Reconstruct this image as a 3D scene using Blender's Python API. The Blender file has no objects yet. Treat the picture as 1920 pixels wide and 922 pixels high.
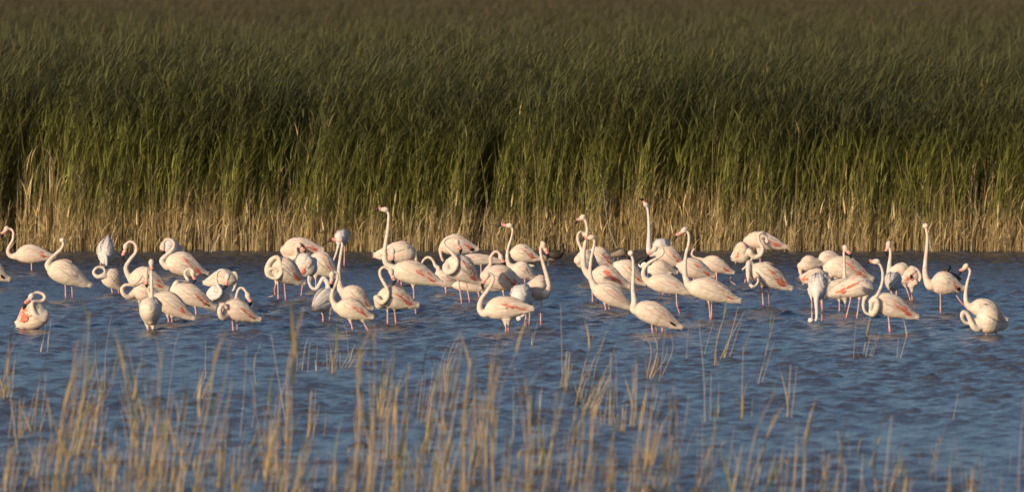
import bpy, bmesh, math, random
import numpy as np
from mathutils import Vector, Matrix, noise
random.seed(7); np.random.seed(7)
R = math.radians
SC = bpy.context.scene
COL = SC.collection

# ---------------------------------------------------------------- camera
F_PX, CAM_H, HORIZON = 14000.0, 4.4, -50.0
PITCH = math.atan((461 - HORIZON) / F_PX)
cam_d = bpy.data.cameras.new('camera'); cam = bpy.data.objects.new('camera', cam_d); COL.objects.link(cam)
cam.location = (0, 0, CAM_H); cam.rotation_euler = (math.pi / 2 - PITCH, 0, 0)
cam_d.sensor_width = 36; cam_d.lens = F_PX / 1920 * 36; cam_d.clip_start = 1; cam_d.clip_end = 20000
cam_d.dof.use_dof = True; cam_d.dof.focus_distance = 104; cam_d.dof.aperture_fstop = 3.0
SC.camera = cam
# ---------------------------------------------------------------- light
SUN_AZ, SUN_EL = 180 + 42, 13.0          # clockwise from +Y
w = bpy.data.worlds.new('World'); SC.world = w; w.use_nodes = True
nt = w.node_tree; bg = nt.nodes['Background']; sky = nt.nodes.new('ShaderNodeTexSky')
sky.sky_type = 'NISHITA'; sky.sun_disc = False; sky.sun_elevation = R(SUN_EL); sky.sun_rotation = R(SUN_AZ)
nt.links.new(sky.outputs[0], bg.inputs[0]); bg.inputs[1].default_value = 0.14
sky.ozone_density = 3.0; sky.dust_density = 1.8
sd = bpy.data.lights.new('sun', 'SUN'); sun = bpy.data.objects.new('sun', sd); COL.objects.link(sun)
sd.energy = 4.4; sd.angle = R(0.5); sd.color = (1.0, 0.83, 0.55)
sv = Vector((math.sin(R(SUN_AZ)) * math.cos(R(SUN_EL)), math.cos(R(SUN_AZ)) * math.cos(R(SUN_EL)), math.sin(R(SUN_EL))))
sun.rotation_euler = sv.to_track_quat('Z', 'Y').to_euler(); sun.location = (0, 0, 40)
SC.view_settings.view_transform = 'Standard'; SC.view_settings.look = 'None'
SC.view_settings.exposure = 0.17; SC.view_settings.gamma = 1

FWD = Vector((0, math.cos(PITCH), -math.sin(PITCH))); UP = Vector((0, math.sin(PITCH), math.cos(PITCH)))
def ray(px, py): return FWD + Vector((1, 0, 0)) * ((px - 960) / F_PX) + UP * (-(py - 461) / F_PX)
def at(px, py, Y):
    d = ray(px, py); return Vector((0, 0, CAM_H)) + d * (Y / d.y)
def ground(px, py):
    d = ray(px, py); return Vector((0, 0, CAM_H)) + d * (CAM_H / -d.z)

# ---------------------------------------------------------------- materials
def mat(name, col, rough=0.6, spec=0.3, noise_scale=0, noise_amt=0.0, bump=0, stretch=(1, 1, 1), col2=None, sss=0):
    m = bpy.data.materials.new(name); m.use_nodes = True; t = m.node_tree; p = t.nodes['Principled BSDF']
    p.inputs['Base Color'].default_value = (*col, 1); p.inputs['Roughness'].default_value = rough
    p.inputs['Specular IOR Level'].default_value = spec
    if noise_scale:
        tc = t.nodes.new('ShaderNodeTexCoord'); mp = t.nodes.new('ShaderNodeMapping'); mp.inputs['Scale'].default_value = stretch
        n = t.nodes.new('ShaderNodeTexNoise'); n.inputs['Scale'].default_value = noise_scale; n.inputs['Detail'].default_value = 4
        t.links.new(tc.outputs['Object'], mp.inputs[0]); t.links.new(mp.outputs[0], n.inputs['Vector'])
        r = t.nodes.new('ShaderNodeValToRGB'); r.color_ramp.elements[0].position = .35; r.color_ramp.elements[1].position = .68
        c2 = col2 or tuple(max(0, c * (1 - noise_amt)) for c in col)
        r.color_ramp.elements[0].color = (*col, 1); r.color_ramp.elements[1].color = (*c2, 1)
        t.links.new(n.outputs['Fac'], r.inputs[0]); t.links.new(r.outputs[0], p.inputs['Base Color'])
        if bump:
            b = t.nodes.new('ShaderNodeBump'); b.inputs['Strength'].default_value = bump; b.inputs['Distance'].default_value = .01
            t.links.new(n.outputs['Fac'], b.inputs['Height']); t.links.new(b.outputs[0], p.inputs['Normal'])
    return m
M = {}
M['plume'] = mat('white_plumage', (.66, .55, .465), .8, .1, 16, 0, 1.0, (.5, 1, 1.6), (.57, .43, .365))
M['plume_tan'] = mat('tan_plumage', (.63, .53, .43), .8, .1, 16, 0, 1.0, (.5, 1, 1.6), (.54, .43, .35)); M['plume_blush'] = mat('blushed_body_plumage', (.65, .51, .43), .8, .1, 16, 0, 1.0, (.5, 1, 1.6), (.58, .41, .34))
M['plume_grey'] = mat('grey_shaded_plumage', (.60, .55, .53), .8, .1, 16, 0, 1.0, (.5, 1, 1.6), (.56, .48, .46))  # greyer copy of the plumage: shade and immature tone put into the colour
M['wing'] = mat('wing_plumage', (.66, .55, .46), .75, .1, 24, 0, 1.0, (.3, 1, 2.2), (.53, .39, .33))
M['wing_grey'] = mat('grey_shaded_wing_plumage', (.58, .52, .50), .75, .1, 24, 0, 1.0, (.3, 1, 2.2), (.53, .44, .42))  # wing counterpart of the greyed plumage, its shade likewise painted in
M['wing_tan'] = mat('tan_groove_shade_plumage', (.60, .50, .41), .75, .1, 24, 0, 1.0, (.3, 1, 2.2), (.46, .36, .30)); M['wing_blush'] = mat('blushed_plumage', (.63, .45, .38), .75, .1, 24, 0, 1.0, (.3, 1, 2.2), (.58, .33, .27))  # tan wings; darker tan on alternate feathers also paints groove shade
M['coral'] = mat('coral_coverts', (.52, .09, .055), .6, .2, 34, 0, .6, (1, 1, 1), (.62, .24, .17))
M['pale_pink'] = mat('faint_pink_coverts', (.72, .38, .31), .6, .2)
M['black'] = mat('black_feather', (.012, .011, .012), .5, .3)
M['bill'] = mat('pink_bill', (.66, .24, .20), .4, .4, 40, .15)
M['face'] = mat('pale_pink_face', (.72, .45, .40), .7, .2)
M['leg'] = mat('pink_leg', (.62, .34, .30), .5, .35, 30, .2)
M['legred'] = mat('bright_pink_joint', (.62, .20, .19), .5, .35, 30, .2)
M['eye'] = mat('yellow_eye', (.5, .36, .05), .2, .5)
M['duckbrown'] = mat('dark_brown_plumage', (.045, .028, .02), .6, .3, 20, .5, .3)
M['duckpale'] = mat('buff_plumage', (.30, .23, .17), .7, .2, 20, .4, .3)
M['duckwhite'] = mat('duck_white', (.75, .7, .64), .7, .2)
M['mud'] = mat('dark_mud', (.035, .03, .02), .8, .2, 2, .5, .4)

def reed_mat(name, stops, rnd_dead=(.46, .34, .16), dead_pos=.80, trans=.22, var=.38):
    """colour runs from the dead base of the plant to its living top; some stalks are wholly dead"""
    m = bpy.data.materials.new(name); m.use_nodes = True; t = m.node_tree; N = t.nodes; Lk = t.links
    p = N['Principled BSDF']; p.inputs['Roughness'].default_value = .6; p.inputs['Specular IOR Level'].default_value = .25
    ah = N.new('ShaderNodeAttribute'); ah.attribute_name = 'hf'
    ar = N.new('ShaderNodeAttribute'); ar.attribute_name = 'rnd'
    tc = N.new('ShaderNodeNewGeometry'); n = N.new('ShaderNodeTexNoise'); n.inputs['Scale'].default_value = .8; n.inputs['Detail'].default_value = 4
    Lk.new(tc.outputs['Position'], n.inputs['Vector'])
    ad = N.new('ShaderNodeMath'); ad.operation = 'MULTIPLY_ADD'; ad.inputs[1].default_value = .8; Lk.new(n.outputs['Fac'], ad.inputs[0])
    sb = N.new('ShaderNodeMath'); sb.operation = 'SUBTRACT'; sb.inputs[1].default_value = .4; Lk.new(ah.outputs['Fac'], sb.inputs[0]); Lk.new(sb.outputs[0], ad.inputs[2])
    r = N.new('ShaderNodeValToRGB'); e = r.color_ramp.elements
    e[0].position = stops[0][0]; e[0].color = (*stops[0][1], 1); e[1].position = stops[-1][0]; e[1].color = (*stops[-1][1], 1)
    for pos, c in stops[1:-1]:
        k = e.new(pos); k.color = (*c, 1)
    Lk.new(ad.outputs[0], r.inputs[0])
    gt = N.new('ShaderNodeMapRange'); gt.inputs[1].default_value = dead_pos; gt.inputs[2].default_value = 1.0
    Lk.new(ar.outputs['Fac'], gt.inputs[0])
    mx = N.new('ShaderNodeMix'); mx.data_type = 'RGBA'; Lk.new(gt.outputs[0], mx.inputs[0]); Lk.new(r.outputs[0], mx.inputs[6]); mx.inputs[7].default_value = (*rnd_dead, 1)
    hs = N.new('ShaderNodeHueSaturation'); Lk.new(mx.outputs[2], hs.inputs['Color'])
    v = N.new('ShaderNodeMapRange'); v.inputs[3].default_value = 1 - var; v.inputs[4].default_value = 1 + var
    ml = N.new('ShaderNodeMath'); ml.operation = 'MULTIPLY'; ml.inputs[1].default_value = 7.31; Lk.new(ar.outputs['Fac'], ml.inputs[0])
    fr = N.new('ShaderNodeMath'); fr.operation = 'FRACT'; Lk.new(ml.outputs[0], fr.inputs[0]); Lk.new(fr.outputs[0], v.inputs[0]); Lk.new(v.outputs[0], hs.inputs['Value'])
    Lk.new(hs.outputs[0], p.inputs['Base Color'])
    tr = N.new('ShaderNodeBsdfTranslucent'); Lk.new(hs.outputs[0], tr.inputs[0])
    ms = N.new('ShaderNodeMixShader'); ms.inputs[0].default_value = trans
    Lk.new(p.outputs[0], ms.inputs[1]); Lk.new(tr.outputs[0], ms.inputs[2]); Lk.new(ms.outputs[0], N['Material Output'].inputs[0])
    return m
M['reed'] = reed_mat('reed_bed_leaf', [(0.0, (.56, .41, .20)), (.12, (.50, .37, .17)), (.34, (.20, .19, .05)), (.55, (.165, .16, .034)), (.70, (.122, .122, .028)), (.85, (.090, .088, .028))])  # top stops lowered: paints down the low sun's brightness on the tips
M['reedfar'] = reed_mat('reed_top_leaf', [(0.0, (.10, .105, .028)), (.55, (.105, .112, .026)), (.74, (.098, .098, .027)), (.92, (.096, .086, .032))], dead_pos=.999, var=.3)
M['reedplume'] = reed_mat('brown_plumed_reed_top', [(0.0, (.09, .09, .028)), (.55, (.088, .084, .025)), (.74, (.096, .083, .030)), (.92, (.11, .086, .042))], dead_pos=.999, var=.3)
M['reedfringe'] = reed_mat('dead_reed_fringe', [(0.0, (.58, .43, .22)), (.6, (.58, .43, .22)), (1.0, (.42, .34, .15))], (.64, .50, .30), .6)
M['goldstem'] = reed_mat('golden_reed_stem', [(0.0, (.40, .27, .13)), (.5, (.48, .31, .13)), (1.0, (.40, .27, .17))], (.40, .32, .25), .5, .05, .2)
M['goldleaf'] = reed_mat('golden_reed_leaf', [(0.0, (.45, .31, .13)), (.5, (.38, .27, .10)), (1.0, (.26, .21, .08))], (.40, .28, .15), .6, .3, .3)
M['greenleaf'] = reed_mat('green_reed_leaf', [(0.0, (.22, .20, .05)), (1.0, (.12, .15, .04))], (.30, .22, .09), .8, .3, .3)
M['greystem'] = reed_mat('grey_reed_stem', [(0.0, (.36, .31, .25)), (1.0, (.34, .30, .26))], (.42, .33, .24), .6, .05, .2)

# ---------------------------------------------------------------- object helpers
def mesh_of(name, verts, faces, mats, midx=None, smooth=True, attrs=None):
    me = bpy.data.meshes.new(name)
    me.from_pydata([tuple(v) for v in verts] if not isinstance(verts, np.ndarray) else verts.tolist(), [], [list(map(int, f)) for f in faces])
    for m in mats: me.materials.append(m)
    if midx is not None: me.polygons.foreach_set('material_index', list(map(int, midx)))
    if smooth: me.polygons.foreach_set('use_smooth', [True] * len(me.polygons))
    if attrs:
        for k, a in attrs.items():
            at_ = me.attributes.new(k, 'FLOAT', 'POINT'); at_.data.foreach_set('value', np.asarray(a, dtype=np.float32))
    me.update(); return me
def link(name, me, parent=None, loc=None):
    o = bpy.data.objects.new(name, me); COL.objects.link(o)
    if parent: o.parent = parent
    if loc is not None: o.location = loc
    return o
def empty(name, loc, label, cat, group=None):
    o = bpy.data.objects.new(name, None); COL.objects.link(o); o.location = loc; o.empty_display_size = .1
    o['label'] = label; o['category'] = cat
    if group: o['group'] = group
    return o
class MB:
    def __init__(s): s.v = []; s.f = []; s.m = []
    def add(s, v, f, m=0):
        k = len(s.v); s.v += [Vector(p) for p in v]; s.f += [[i + k for i in q] for q in f]; s.m += [m] * len(f)
    def tube(s, pts, rad, seg=8, m=0, cap=True, flat=None, mr=None):
        """swept tube through pts; rad list; parallel transported frame"""
        pts = [Vector(p) for p in pts]; n = len(pts); V = []; Fc = []; mm = []
        T = [(pts[min(i + 1, n - 1)] - pts[max(i - 1, 0)]).normalized() for i in range(n)]
        a = Vector((0, 1, 0)) if abs(T[0].y) < .9 else Vector((1, 0, 0))
        u = T[0].cross(a).normalized()
        for i in range(n):
            u = (u - T[i] * u.dot(T[i])).normalized(); w_ = T[i].cross(u)
            for j in range(seg):
                th = 2 * math.pi * j / seg
                V.append(pts[i] + (u * math.cos(th) + w_ * math.sin(th) * (flat or 1)) * rad[i])
        for i in range(n - 1):
            for j in range(seg):
                Fc.append([i * seg + j, i * seg + (j + 1) % seg, (i + 1) * seg + (j + 1) % seg, (i + 1) * seg + j]); mm.append(mr[i] if mr else m)
        if cap:
            Fc.append(list(range(seg))[::-1]); mm.append(mr[0] if mr else m)
            Fc.append([(n - 1) * seg + j for j in range(seg)]); mm.append(mr[-1] if mr else m)
        k = len(s.v); s.v += V; s.f += [[i + k for i in q] for q in Fc]; s.m += mm
    def mesh(s, name, mats, smooth=True): return mesh_of(name, s.v, s.f, mats, s.m, smooth)
def spline(pts, per=6):
    P = [Vector(p) for p in pts]
    if len(P) < 3: return [P[0].lerp(P[-1], i / per) for i in range(per + 1)]
    P = [P[0] * 2 - P[1]] + P + [P[-1] * 2 - P[-2]]; out = []
    for i in range(1, len(P) - 2):
        for k in range(per):
            t = k / per; a, b, c, d = P[i - 1], P[i], P[i + 1], P[i + 2]
            out.append(.5 * ((2 * b) + (c - a) * t + (2 * a - 5 * b + 4 * c - d) * t * t + (3 * b - a - 3 * c + d) * t ** 3))
    out.append(P[-2]); return out

# waterline, chest, tail tip, depth, yaw, neck, head, bill tip, legs, coral, length, black, shade, pitch, label (photo pixels)
FLAMINGOS = [
 (508.1, (28.2, 475.7), (100.1, 476.5), 35.2, 0, [(21.1, 479.9), (15.2, 472.9), (16.9, 463.0), (23.7, 450.3), (25.4, 437.6), (21.1, 429.8)], (11.8, 428.3), (0.6, 444.4), [((58.6, 485.6), (59.5, 508.1))], 2, 0, 0, 0, None, 'flamingo at far left edge with S curved neck, standing alone by the reeds'),
 (559.1, (90.2, 498.2), (168.0, 527.8), 45.1, 8, [(89.6, 498.2, 0.06), (92.4, 489.8, 0.06), (102.9, 477.7, 0.02), (114.1, 467.2), (118.9, 457.4), (118.4, 450.3)], (116.1, 450.0), None, [((122.0, 520.8), (123.4, 559.1)), ((133.9, 518.0), (135.6, 559.1))], 1, 0, 0, 0, None, 'flamingo second from left with slim neck leaning back and two straight pink legs'),
 (498.2, (197.3, 485.6), (200.7, 446.1), 36.1, 80, [(199.0, 481.3, 0.2), (199.8, 488.4, 0.28), (199.5, 498.2, 0.33)], None, None, [((189.4, 479.9), (188.3, 496.8)), ((197.3, 479.9), (197.3, 498.2))], 0, 0.44, 0, 1, -55, 'small feeding flamingo by the reeds with tail raised and head lowered, left part'),
 (549.8, (193.1, 510.9), (232.5, 536.3), 36.6, 12, [(194.5, 516.6, 0.1), (183.2, 518.5, 0.12), (175.9, 512.3, 0.12), (178.1, 504.7, 0.12), (186.0, 500.2, 0.1), (194.5, 502.5, 0.1), (197.3, 510.9, 0.1)], None, None, [((208.0, 530.7), (210.8, 549.8)), ((221.3, 530.1), (222.7, 548.1))], 0, 0, 0, 0, None, 'flamingo with small round neck loop at its left, in front of the raised tail'),
 (539.1, (-42.3, 491.2), (17.5, 518.0), 39.5, 0, [(-47.9, 491.2), (-52.1, 468.6), (-47.9, 443.3)], (-53.6, 440.5), (-64.8, 451.7), [((-11.3, 522.2), (-10.7, 539.1))], 0, 0, 1, 0, None, 'flamingo cut off by the left picture edge, only its pale tail showing'),
 (615.8, (89.6, 581.4), (29.6, 600.6), 53.6, 165, [(81.7, 595.5, 0.1), (66.2, 589.8, 0.16), (59.8, 574.3, 0.16), (63.4, 565.9, 0.12), (77.5, 564.5, 0.06), (84.0, 558.3, 0.06), (80.3, 550.9, 0.06), (69.1, 548.1, 0.06)], (58.6, 554.6, 0.1), (42.3, 577.2, 0.14), [((53.6, 603.9), (53.0, 613.0)), ((70.5, 605.3), (71.9, 616.6))], 7, 0, 0, 0, None, 'preening flamingo at lower left with bill buried in its bright coral wing'),
 (556.2, (245.6, 512.0), (314.6, 535.4), 43.0, 0, [(252.1, 530.2), (241.7, 518.5), (235.9, 501.6), (244.3, 485.9), (254.2, 473.4), (255.2, 461.2), (249.5, 454.2), (241.7, 453.4)], (235.2, 461.2), (225.3, 510.7), [((278.1, 535.4), (278.1, 556.2))], 2, 0, 0, 0, None, 'flamingo whose tall hooked neck arches over a long downward pink bill, left group'),
 (577.1, (246.9, 544.5), (302.9, 551.0), 33.9, 0, [(241.7, 556.2, 0.06), (231.8, 551.0, 0.1), (228.6, 541.9, 0.1), (235.2, 534.1, 0.1), (249.5, 532.8, 0.1), (261.2, 523.7, 0.1), (268.2, 510.7, 0.1), (275.5, 502.9, 0.1)], (274.2, 517.2, 0.12), (276.0, 540.1, 0.12), [((262.0, 562.8), (263.3, 577.1))], 0, 0, 0, 0, None, 'flamingo with low looped neck folded back, half behind the bird facing the camera'),
 (618.2, (282.8, 587.5), (282.8, 582.3), 49.5, 88, [(283.9, 603.1, 0.12), (284.6, 582.3, 0.2), (284.6, 556.2, 0.12), (284.1, 530.2, 0.1), (283.9, 504.2, 0.06)], (283.9, 491.7), (284.1, 508.9), [((277.3, 610.9), (278.1, 618.2)), ((287.2, 610.9), (286.7, 618.2))], 0, 0.56, 0, 0, 18, 'flamingo facing the camera head on, neck straight up and black bill tip down'),
 (606.5, (285.9, 553.6), (362.8, 590.1), 40.4, 5, [(285.9, 556.2), (278.1, 545.8, -0.05), (280.7, 535.4, -0.08)], None, None, [((314.6, 589.6), (316.4, 605.7)), ((321.9, 590.1), (322.7, 606.5))], 2, 0, 0, 0, None, 'flamingo with bowed back directly right of the one facing the camera'),
 (591.4, (323.7, 539.3), (402.6, 570.6), 39.1, 8, [(325.5, 545.8, 0.02), (330.2, 530.2, 0.02), (339.3, 527.1, -0.04), (353.1, 527.1, -0.1), (346.4, 514.6, -0.12), (349.7, 506.2, -0.12), (357.6, 504.2, -0.12)], (362.0, 511.5, -0.12), (364.6, 528.9, -0.12), [((366.1, 571.9), (368.0, 591.4))], 3, 0, 1, 0, None, 'flamingo with coral wing streaks looking back over its shoulder through a small neck hook'),
 (518.5, (310.7, 485.9), (388.0, 508.1), 44.3, 5, [(314.6, 499.0, 0.04), (306.2, 494.3, 0.06), (303.6, 487.2, 0.06), (312.0, 478.1, 0.06), (323.7, 467.2, 0.05), (326.3, 456.0, 0.04), (319.8, 449.0, 0.03), (310.7, 449.5, 0.03)], (305.2, 458.6, 0.03), (308.3, 475.5, 0.03), [((338.5, 502.9), (339.8, 518.5)), ((341.4, 502.9), (342.4, 518.5))], 3, 0, 0, 0, None, 'flamingo by the reeds with full ring shaped neck and coral tail, left third'),
 (509.4, (304.2, 459.9), (341.9, 465.1), 29.9, 20, [(304.2, 462.5), (302.9, 467.7)], None, None, [((322.4, 470.3), (322.4, 509.4))], 0, 0, 0, 1, None, 'greyish flamingo mostly hidden behind the ring necked one by the reeds'),
 (556.2, (443.5, 519.8), (382.8, 525.0), 35.2, 175, [(439.6, 512.0), (444.3, 521.1), (440.1, 538.0), (435.7, 545.8)], None, None, [((416.1, 535.4), (416.1, 556.2))], 1, 0, 0, 0, None, 'flamingo bending its neck down to the right above two neighbours, left group'),
 (579.7, (388.0, 545.8), (444.8, 556.2), 33.9, 10, [(394.0, 558.9, 0.08), (408.3, 556.2, 0.14), (414.8, 545.8, 0.14), (407.6, 532.8, 0.12), (405.7, 517.2, 0.1), (410.9, 506.8, 0.1), (421.4, 507.3, 0.1)], (427.1, 518.5, 0.08), (420.8, 541.9, 0.1), [((413.5, 566.7), (414.1, 579.7))], 0, 0, 0, 1, None, 'flamingo with tall grey inverted U neck dipping onto its own back'),
 (621.4, (416.1, 573.2), (486.5, 593.2), 39.1, 8, [(421.4, 593.2, 0.08), (414.1, 591.4, 0.14), (412.2, 579.7, 0.16), (419.3, 570.6, 0.14), (426.0, 577.1, 0.12), (431.8, 566.7, 0.0), (440.9, 562.8, -0.1), (444.0, 551.0, -0.12), (448.7, 540.6, -0.12), (456.5, 540.6, -0.12)], (465.1, 553.6, -0.1), (470.3, 572.4, -0.08), [((435.2, 597.9), (437.5, 621.4)), ((444.3, 596.6), (446.1, 620.8))], 3, 0, 1, 0, None, 'flamingo at lower left centre with head arched back above a dark tipped tail'),
 (562.7, (504.9, 493.0), (571.4, 523.7), 46.9, 12, [(506.4, 513.5, 0.08), (502.0, 501.8, 0.12), (509.3, 487.1, 0.12), (521.0, 482.7, 0.12), (526.9, 498.8, 0.14), (526.9, 513.5, 0.14), (518.1, 521.7, 0.14), (504.9, 517.9, 0.14), (502.0, 507.6, 0.14), (512.2, 503.2, 0.15), (521.0, 509.1, 0.15)], None, None, [((521.0, 526.7), (521.9, 562.7)), ((532.7, 523.7), (535.6, 562.1)), ((518.7, 528.1), (514.6, 542.8), (516.3, 553.9))], 2, 0, 0, 0, None, 'sleeping flamingo with coiled neck resting on its chest and one lifted pink foot'),
 (504.7, (529.8, 463.7), (603.6, 462.2), 38.1, 0, [(532.7, 469.6), (537.1, 481.3), (547.3, 485.7, 0.05), (556.7, 478.3, 0.12), (555.5, 466.6, 0.15), (556.7, 457.8, 0.16)], (561.4, 459.3, 0.16), (574.3, 476.0, 0.16), [((550.3, 478.3), (550.3, 504.7))], 4, 0, 0, 0, None, 'flamingo by the reeds preening its coral flank with a red bill, left of centre'),
 (554.5, (588.3, 487.1), (553.2, 510.6), 48.3, 210, [(588.3, 487.1), (591.3, 495.9)], None, None, [((567.8, 522.3), (567.3, 534.0), (564.3, 555.1))], 2, 0, 0, 1, None, 'grey pink flamingo seen from behind between the sleeping one and a ruffled bird'),
 (543.4, (579.0, 481.3), (636.1, 512.0), 43.9, 0, [(582.5, 510.6), (581.0, 528.1, 0.02), (578.1, 516.4)], None, None, [((592.2, 519.3), (592.2, 543.4))], 4, 0, 0, 0, None, 'flamingo with ruffled wing and coral feather tips left of the tall red billed bird'),
 (498.0, (639.6, 443.2), (646.9, 443.2), 27.8, 75, [(636.7, 449.1, 0.2), (633.7, 463.7, 0.26), (628.8, 479.8, 0.3), (623.5, 492.4, 0.33)], None, None, [((646.3, 457.8), (645.4, 498.0))], 0, 0.5, 0, 1, -8, 'blue shaded flamingo against the reeds stretching its white neck down to the water'),
 (603.4, (597.1, 554.5), (620.6, 572.0), 43.9, 235, [(616.2, 542.8), (615.3, 534.0), (610.3, 523.7), (605.3, 521.7), (599.5, 531.1), (592.7, 541.3), (584.0, 538.4), (579.0, 526.7), (579.6, 516.4)], None, None, [((605.3, 583.8), (605.9, 603.4)), ((619.1, 583.8), (617.0, 601.3))], 0, 0.5, 0, 1, 10, 'grey backed flamingo with wavy S neck, just left of the hooked neck bird'),
 (588.2, (641.1, 542.8), (699.0, 572.0), 39.5, 8, [(639.6, 542.8), (636.1, 528.1), (635.2, 507.6), (637.5, 487.1), (640.5, 466.6), (641.6, 456.4)], (637.5, 448.5), (614.7, 450.8), [((661.6, 572.0), (661.6, 588.2))], 2, 0, 0, 0, None, 'tall flamingo with straight neck and level red bill, below a blue shaded one'),
 (619.5, (629.3, 572.0), (698.2, 588.2), 39.5, 0, [(630.8, 575.0), (622.6, 560.3), (624.1, 544.2), (630.8, 529.6), (632.9, 517.9), (629.3, 510.0)], (622.0, 514.9, 0.02), (621.4, 540.4, 0.02), [((657.2, 599.9), (661.6, 619.5)), ((679.1, 598.4), (689.4, 618.3))], 3, 0, 0, 0, None, 'flamingo with hooked neck in front of the tall red billed one, legs apart'),
 (590.2, (734.9, 501.8), (827.7, 523.7), 43.9, 0, [(733.5, 501.8), (723.2, 491.5), (721.2, 475.4), (723.2, 454.9), (727.0, 431.5), (728.5, 413.9), (728.5, 400.7)], (722.6, 392.3), (705.6, 392.3), [((775.3, 535.4), (776.5, 563.3), (780.3, 590.2))], 3, 0, 0, 0, None, 'tallest flamingo left of centre with raised pink bill, standing on one leg'),
 (528.1, (780.3, 472.5), (703.3, 472.5), 41.0, 180, [(775.9, 474.0), (779.4, 482.7), (780.3, 493.0), (779.7, 503.2)], None, None, [((746.6, 490.1), (746.6, 528.1))], 2, 0, 0, 0, None, 'flamingo behind the tallest left one bending down to the right, by the reeds'),
 (534.0, (749.6, 507.6), (773.0, 510.6), 26.4, 75, [(743.7, 501.8, 0.1), (739.3, 487.1, 0.14), (737.3, 475.4, 0.14)], (736.1, 471.0, 0.14), (737.0, 495.3, 0.16), [((752.5, 516.4), (752.5, 534.0))], 0, 0.5, 0, 1, None, 'grey headed flamingo with bill down peeking behind the tallest left one'),
 (608.7, (707.1, 551.6), (782.4, 565.6), 43.9, 5, [(711.5, 572.0, 0.06), (705.6, 557.4, 0.12), (715.9, 566.8, 0.15), (726.7, 557.4, 0.16), (726.7, 542.8, 0.15), (719.7, 529.6, 0.14), (713.0, 516.4, 0.13), (713.0, 506.2, 0.12), (721.7, 500.3, 0.12)], (734.3, 509.1, 0.12), (739.3, 534.0, 0.12), [((726.7, 577.9), (726.7, 608.7)), ((739.3, 576.4), (742.5, 606.6))], 4, 0, 0, 0, None, 'flamingo with swan hook neck tucked over its chest below the tallest left one'),
 (549.2, (814.0, 516.4), (860.2, 530.5), 32.2, 0, [(822.2, 503.2), (816.9, 498.8), (811.1, 487.1), (802.9, 481.9), (794.9, 486.5), (790.0, 495.9), (787.6, 503.2)], None, None, [((835.9, 536.9), (836.2, 549.2))], 1, 0, 0, 0, None, 'flamingo with thin white neck arched low over the water, centre left'),
 (522.3, (825.7, 457.8), (894.5, 461.4), 39.5, 0, [(833.0, 454.9), (825.7, 466.6), (827.7, 481.3), (831.6, 490.1)], None, None, [((855.0, 475.4), (855.0, 522.3))], 2, 0, 2, 0, None, 'flamingo by the reeds left of centre with a black wing tip above the coiled neck'),
 (567.7, (835.9, 487.1), (901.8, 522.3), 48.3, 8, [(837.4, 501.8, 0.1), (840.3, 510.0, 0.15), (852.0, 505.3, 0.17), (857.3, 490.1, 0.17), (849.1, 476.0, 0.16), (838.0, 465.2, 0.14), (831.6, 454.9, 0.12), (837.4, 446.7, 0.11), (847.7, 445.5, 0.1)], (857.3, 453.5, 0.1), (865.2, 474.8, 0.1), [((859.4, 523.7), (865.8, 567.7)), ((873.1, 522.9), (880.5, 564.7))], 5, 0, 0, 0, None, 'flamingo left of centre with spiral neck coiled on its breast and vivid coral rump'),
 (557.4, (878.6, 532.5), (907.8, 538.4), 24.9, 10, [(880.0, 534.0), (877.1, 538.4)], None, None, [((896.7, 544.2), (898.5, 557.4)), ((904.3, 544.2), (905.5, 551.6))], 0, 0.6, 0, 0, None, 'small pale flamingo glimpsed beneath the coral rump of the spiral necked bird'),
 (534.0, (885.9, 485.7), (916.6, 487.1), 22.0, 10, [(885.9, 487.1), (883.0, 493.0)], None, None, [((902.0, 493.0), (902.0, 534.0))], 0, 0.6, 0, 0, None, 'pale back of a flamingo just right of the spiral necked bird'),
 (561.8, (904.9, 513.5), (983.1, 529.6), 46.9, 5, [(907.8, 516.4), (913.7, 504.7, -0.05), (919.6, 495.9, -0.08), (920.1, 482.7, -0.1), (926.9, 472.5, -0.1), (934.2, 472.5, -0.1)], (939.5, 480.7, -0.1), (945.3, 496.5, -0.1), [((943.6, 542.8), (945.0, 561.8))], 3, 0, 0, 0, None, 'flamingo at centre whose hooked neck hangs a red bill over its own back'),
 (545.7, (960.6, 498.8), (1005.1, 516.4), 32.2, 5, [(963.5, 501.8), (954.7, 495.9), (951.2, 481.3), (953.2, 463.7), (958.8, 446.1), (961.1, 430.0)], (955.9, 422.1), (931.9, 422.7), [((984.0, 516.4), (984.0, 545.7))], 1, 0, 0, 0, None, 'flamingo at centre with high S neck and bill pointing left near the reeds'),
 (621.2, (907.8, 579.4), (996.3, 572.0), 43.9, -5, [(907.8, 586.7), (899.6, 579.4), (902.0, 561.8), (913.1, 545.7), (921.9, 532.5), (924.8, 520.8), (920.1, 512.6)], (913.1, 515.5), (902.6, 539.8), [((948.3, 605.7), (948.8, 621.2)), ((952.4, 605.7), (953.5, 618.9))], 3, 0, 0, 0, None, 'foremost flamingo at centre with curved neck, black bill tip and pale belly'),
 (610.1, (979.6, 557.4), (979.6, 545.7), 43.9, 75, [(984.0, 572.0, 0.14), (991.3, 579.4, 0.18), (984.0, 588.2, 0.2), (975.2, 595.5, 0.2)], (972.9, 596.9, 0.2), None, [((988.4, 572.0), (984.6, 607.8)), ((993.4, 572.0), (992.8, 610.7))], 0, 0.5, 0, 1, -15, 'round backed blue shaded flamingo head down beside the foremost centre bird'),
 (510.6, (957.6, 471.0), (1010.9, 479.8), 35.1, -5, [(960.6, 472.5), (966.4, 484.2), (972.3, 490.1)], None, None, [((984.0, 487.1), (984.0, 510.6))], 3, 0, 0, 0, None, 'flamingo with coral flank beside the reeds just left of the dark ducks'),
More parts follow.
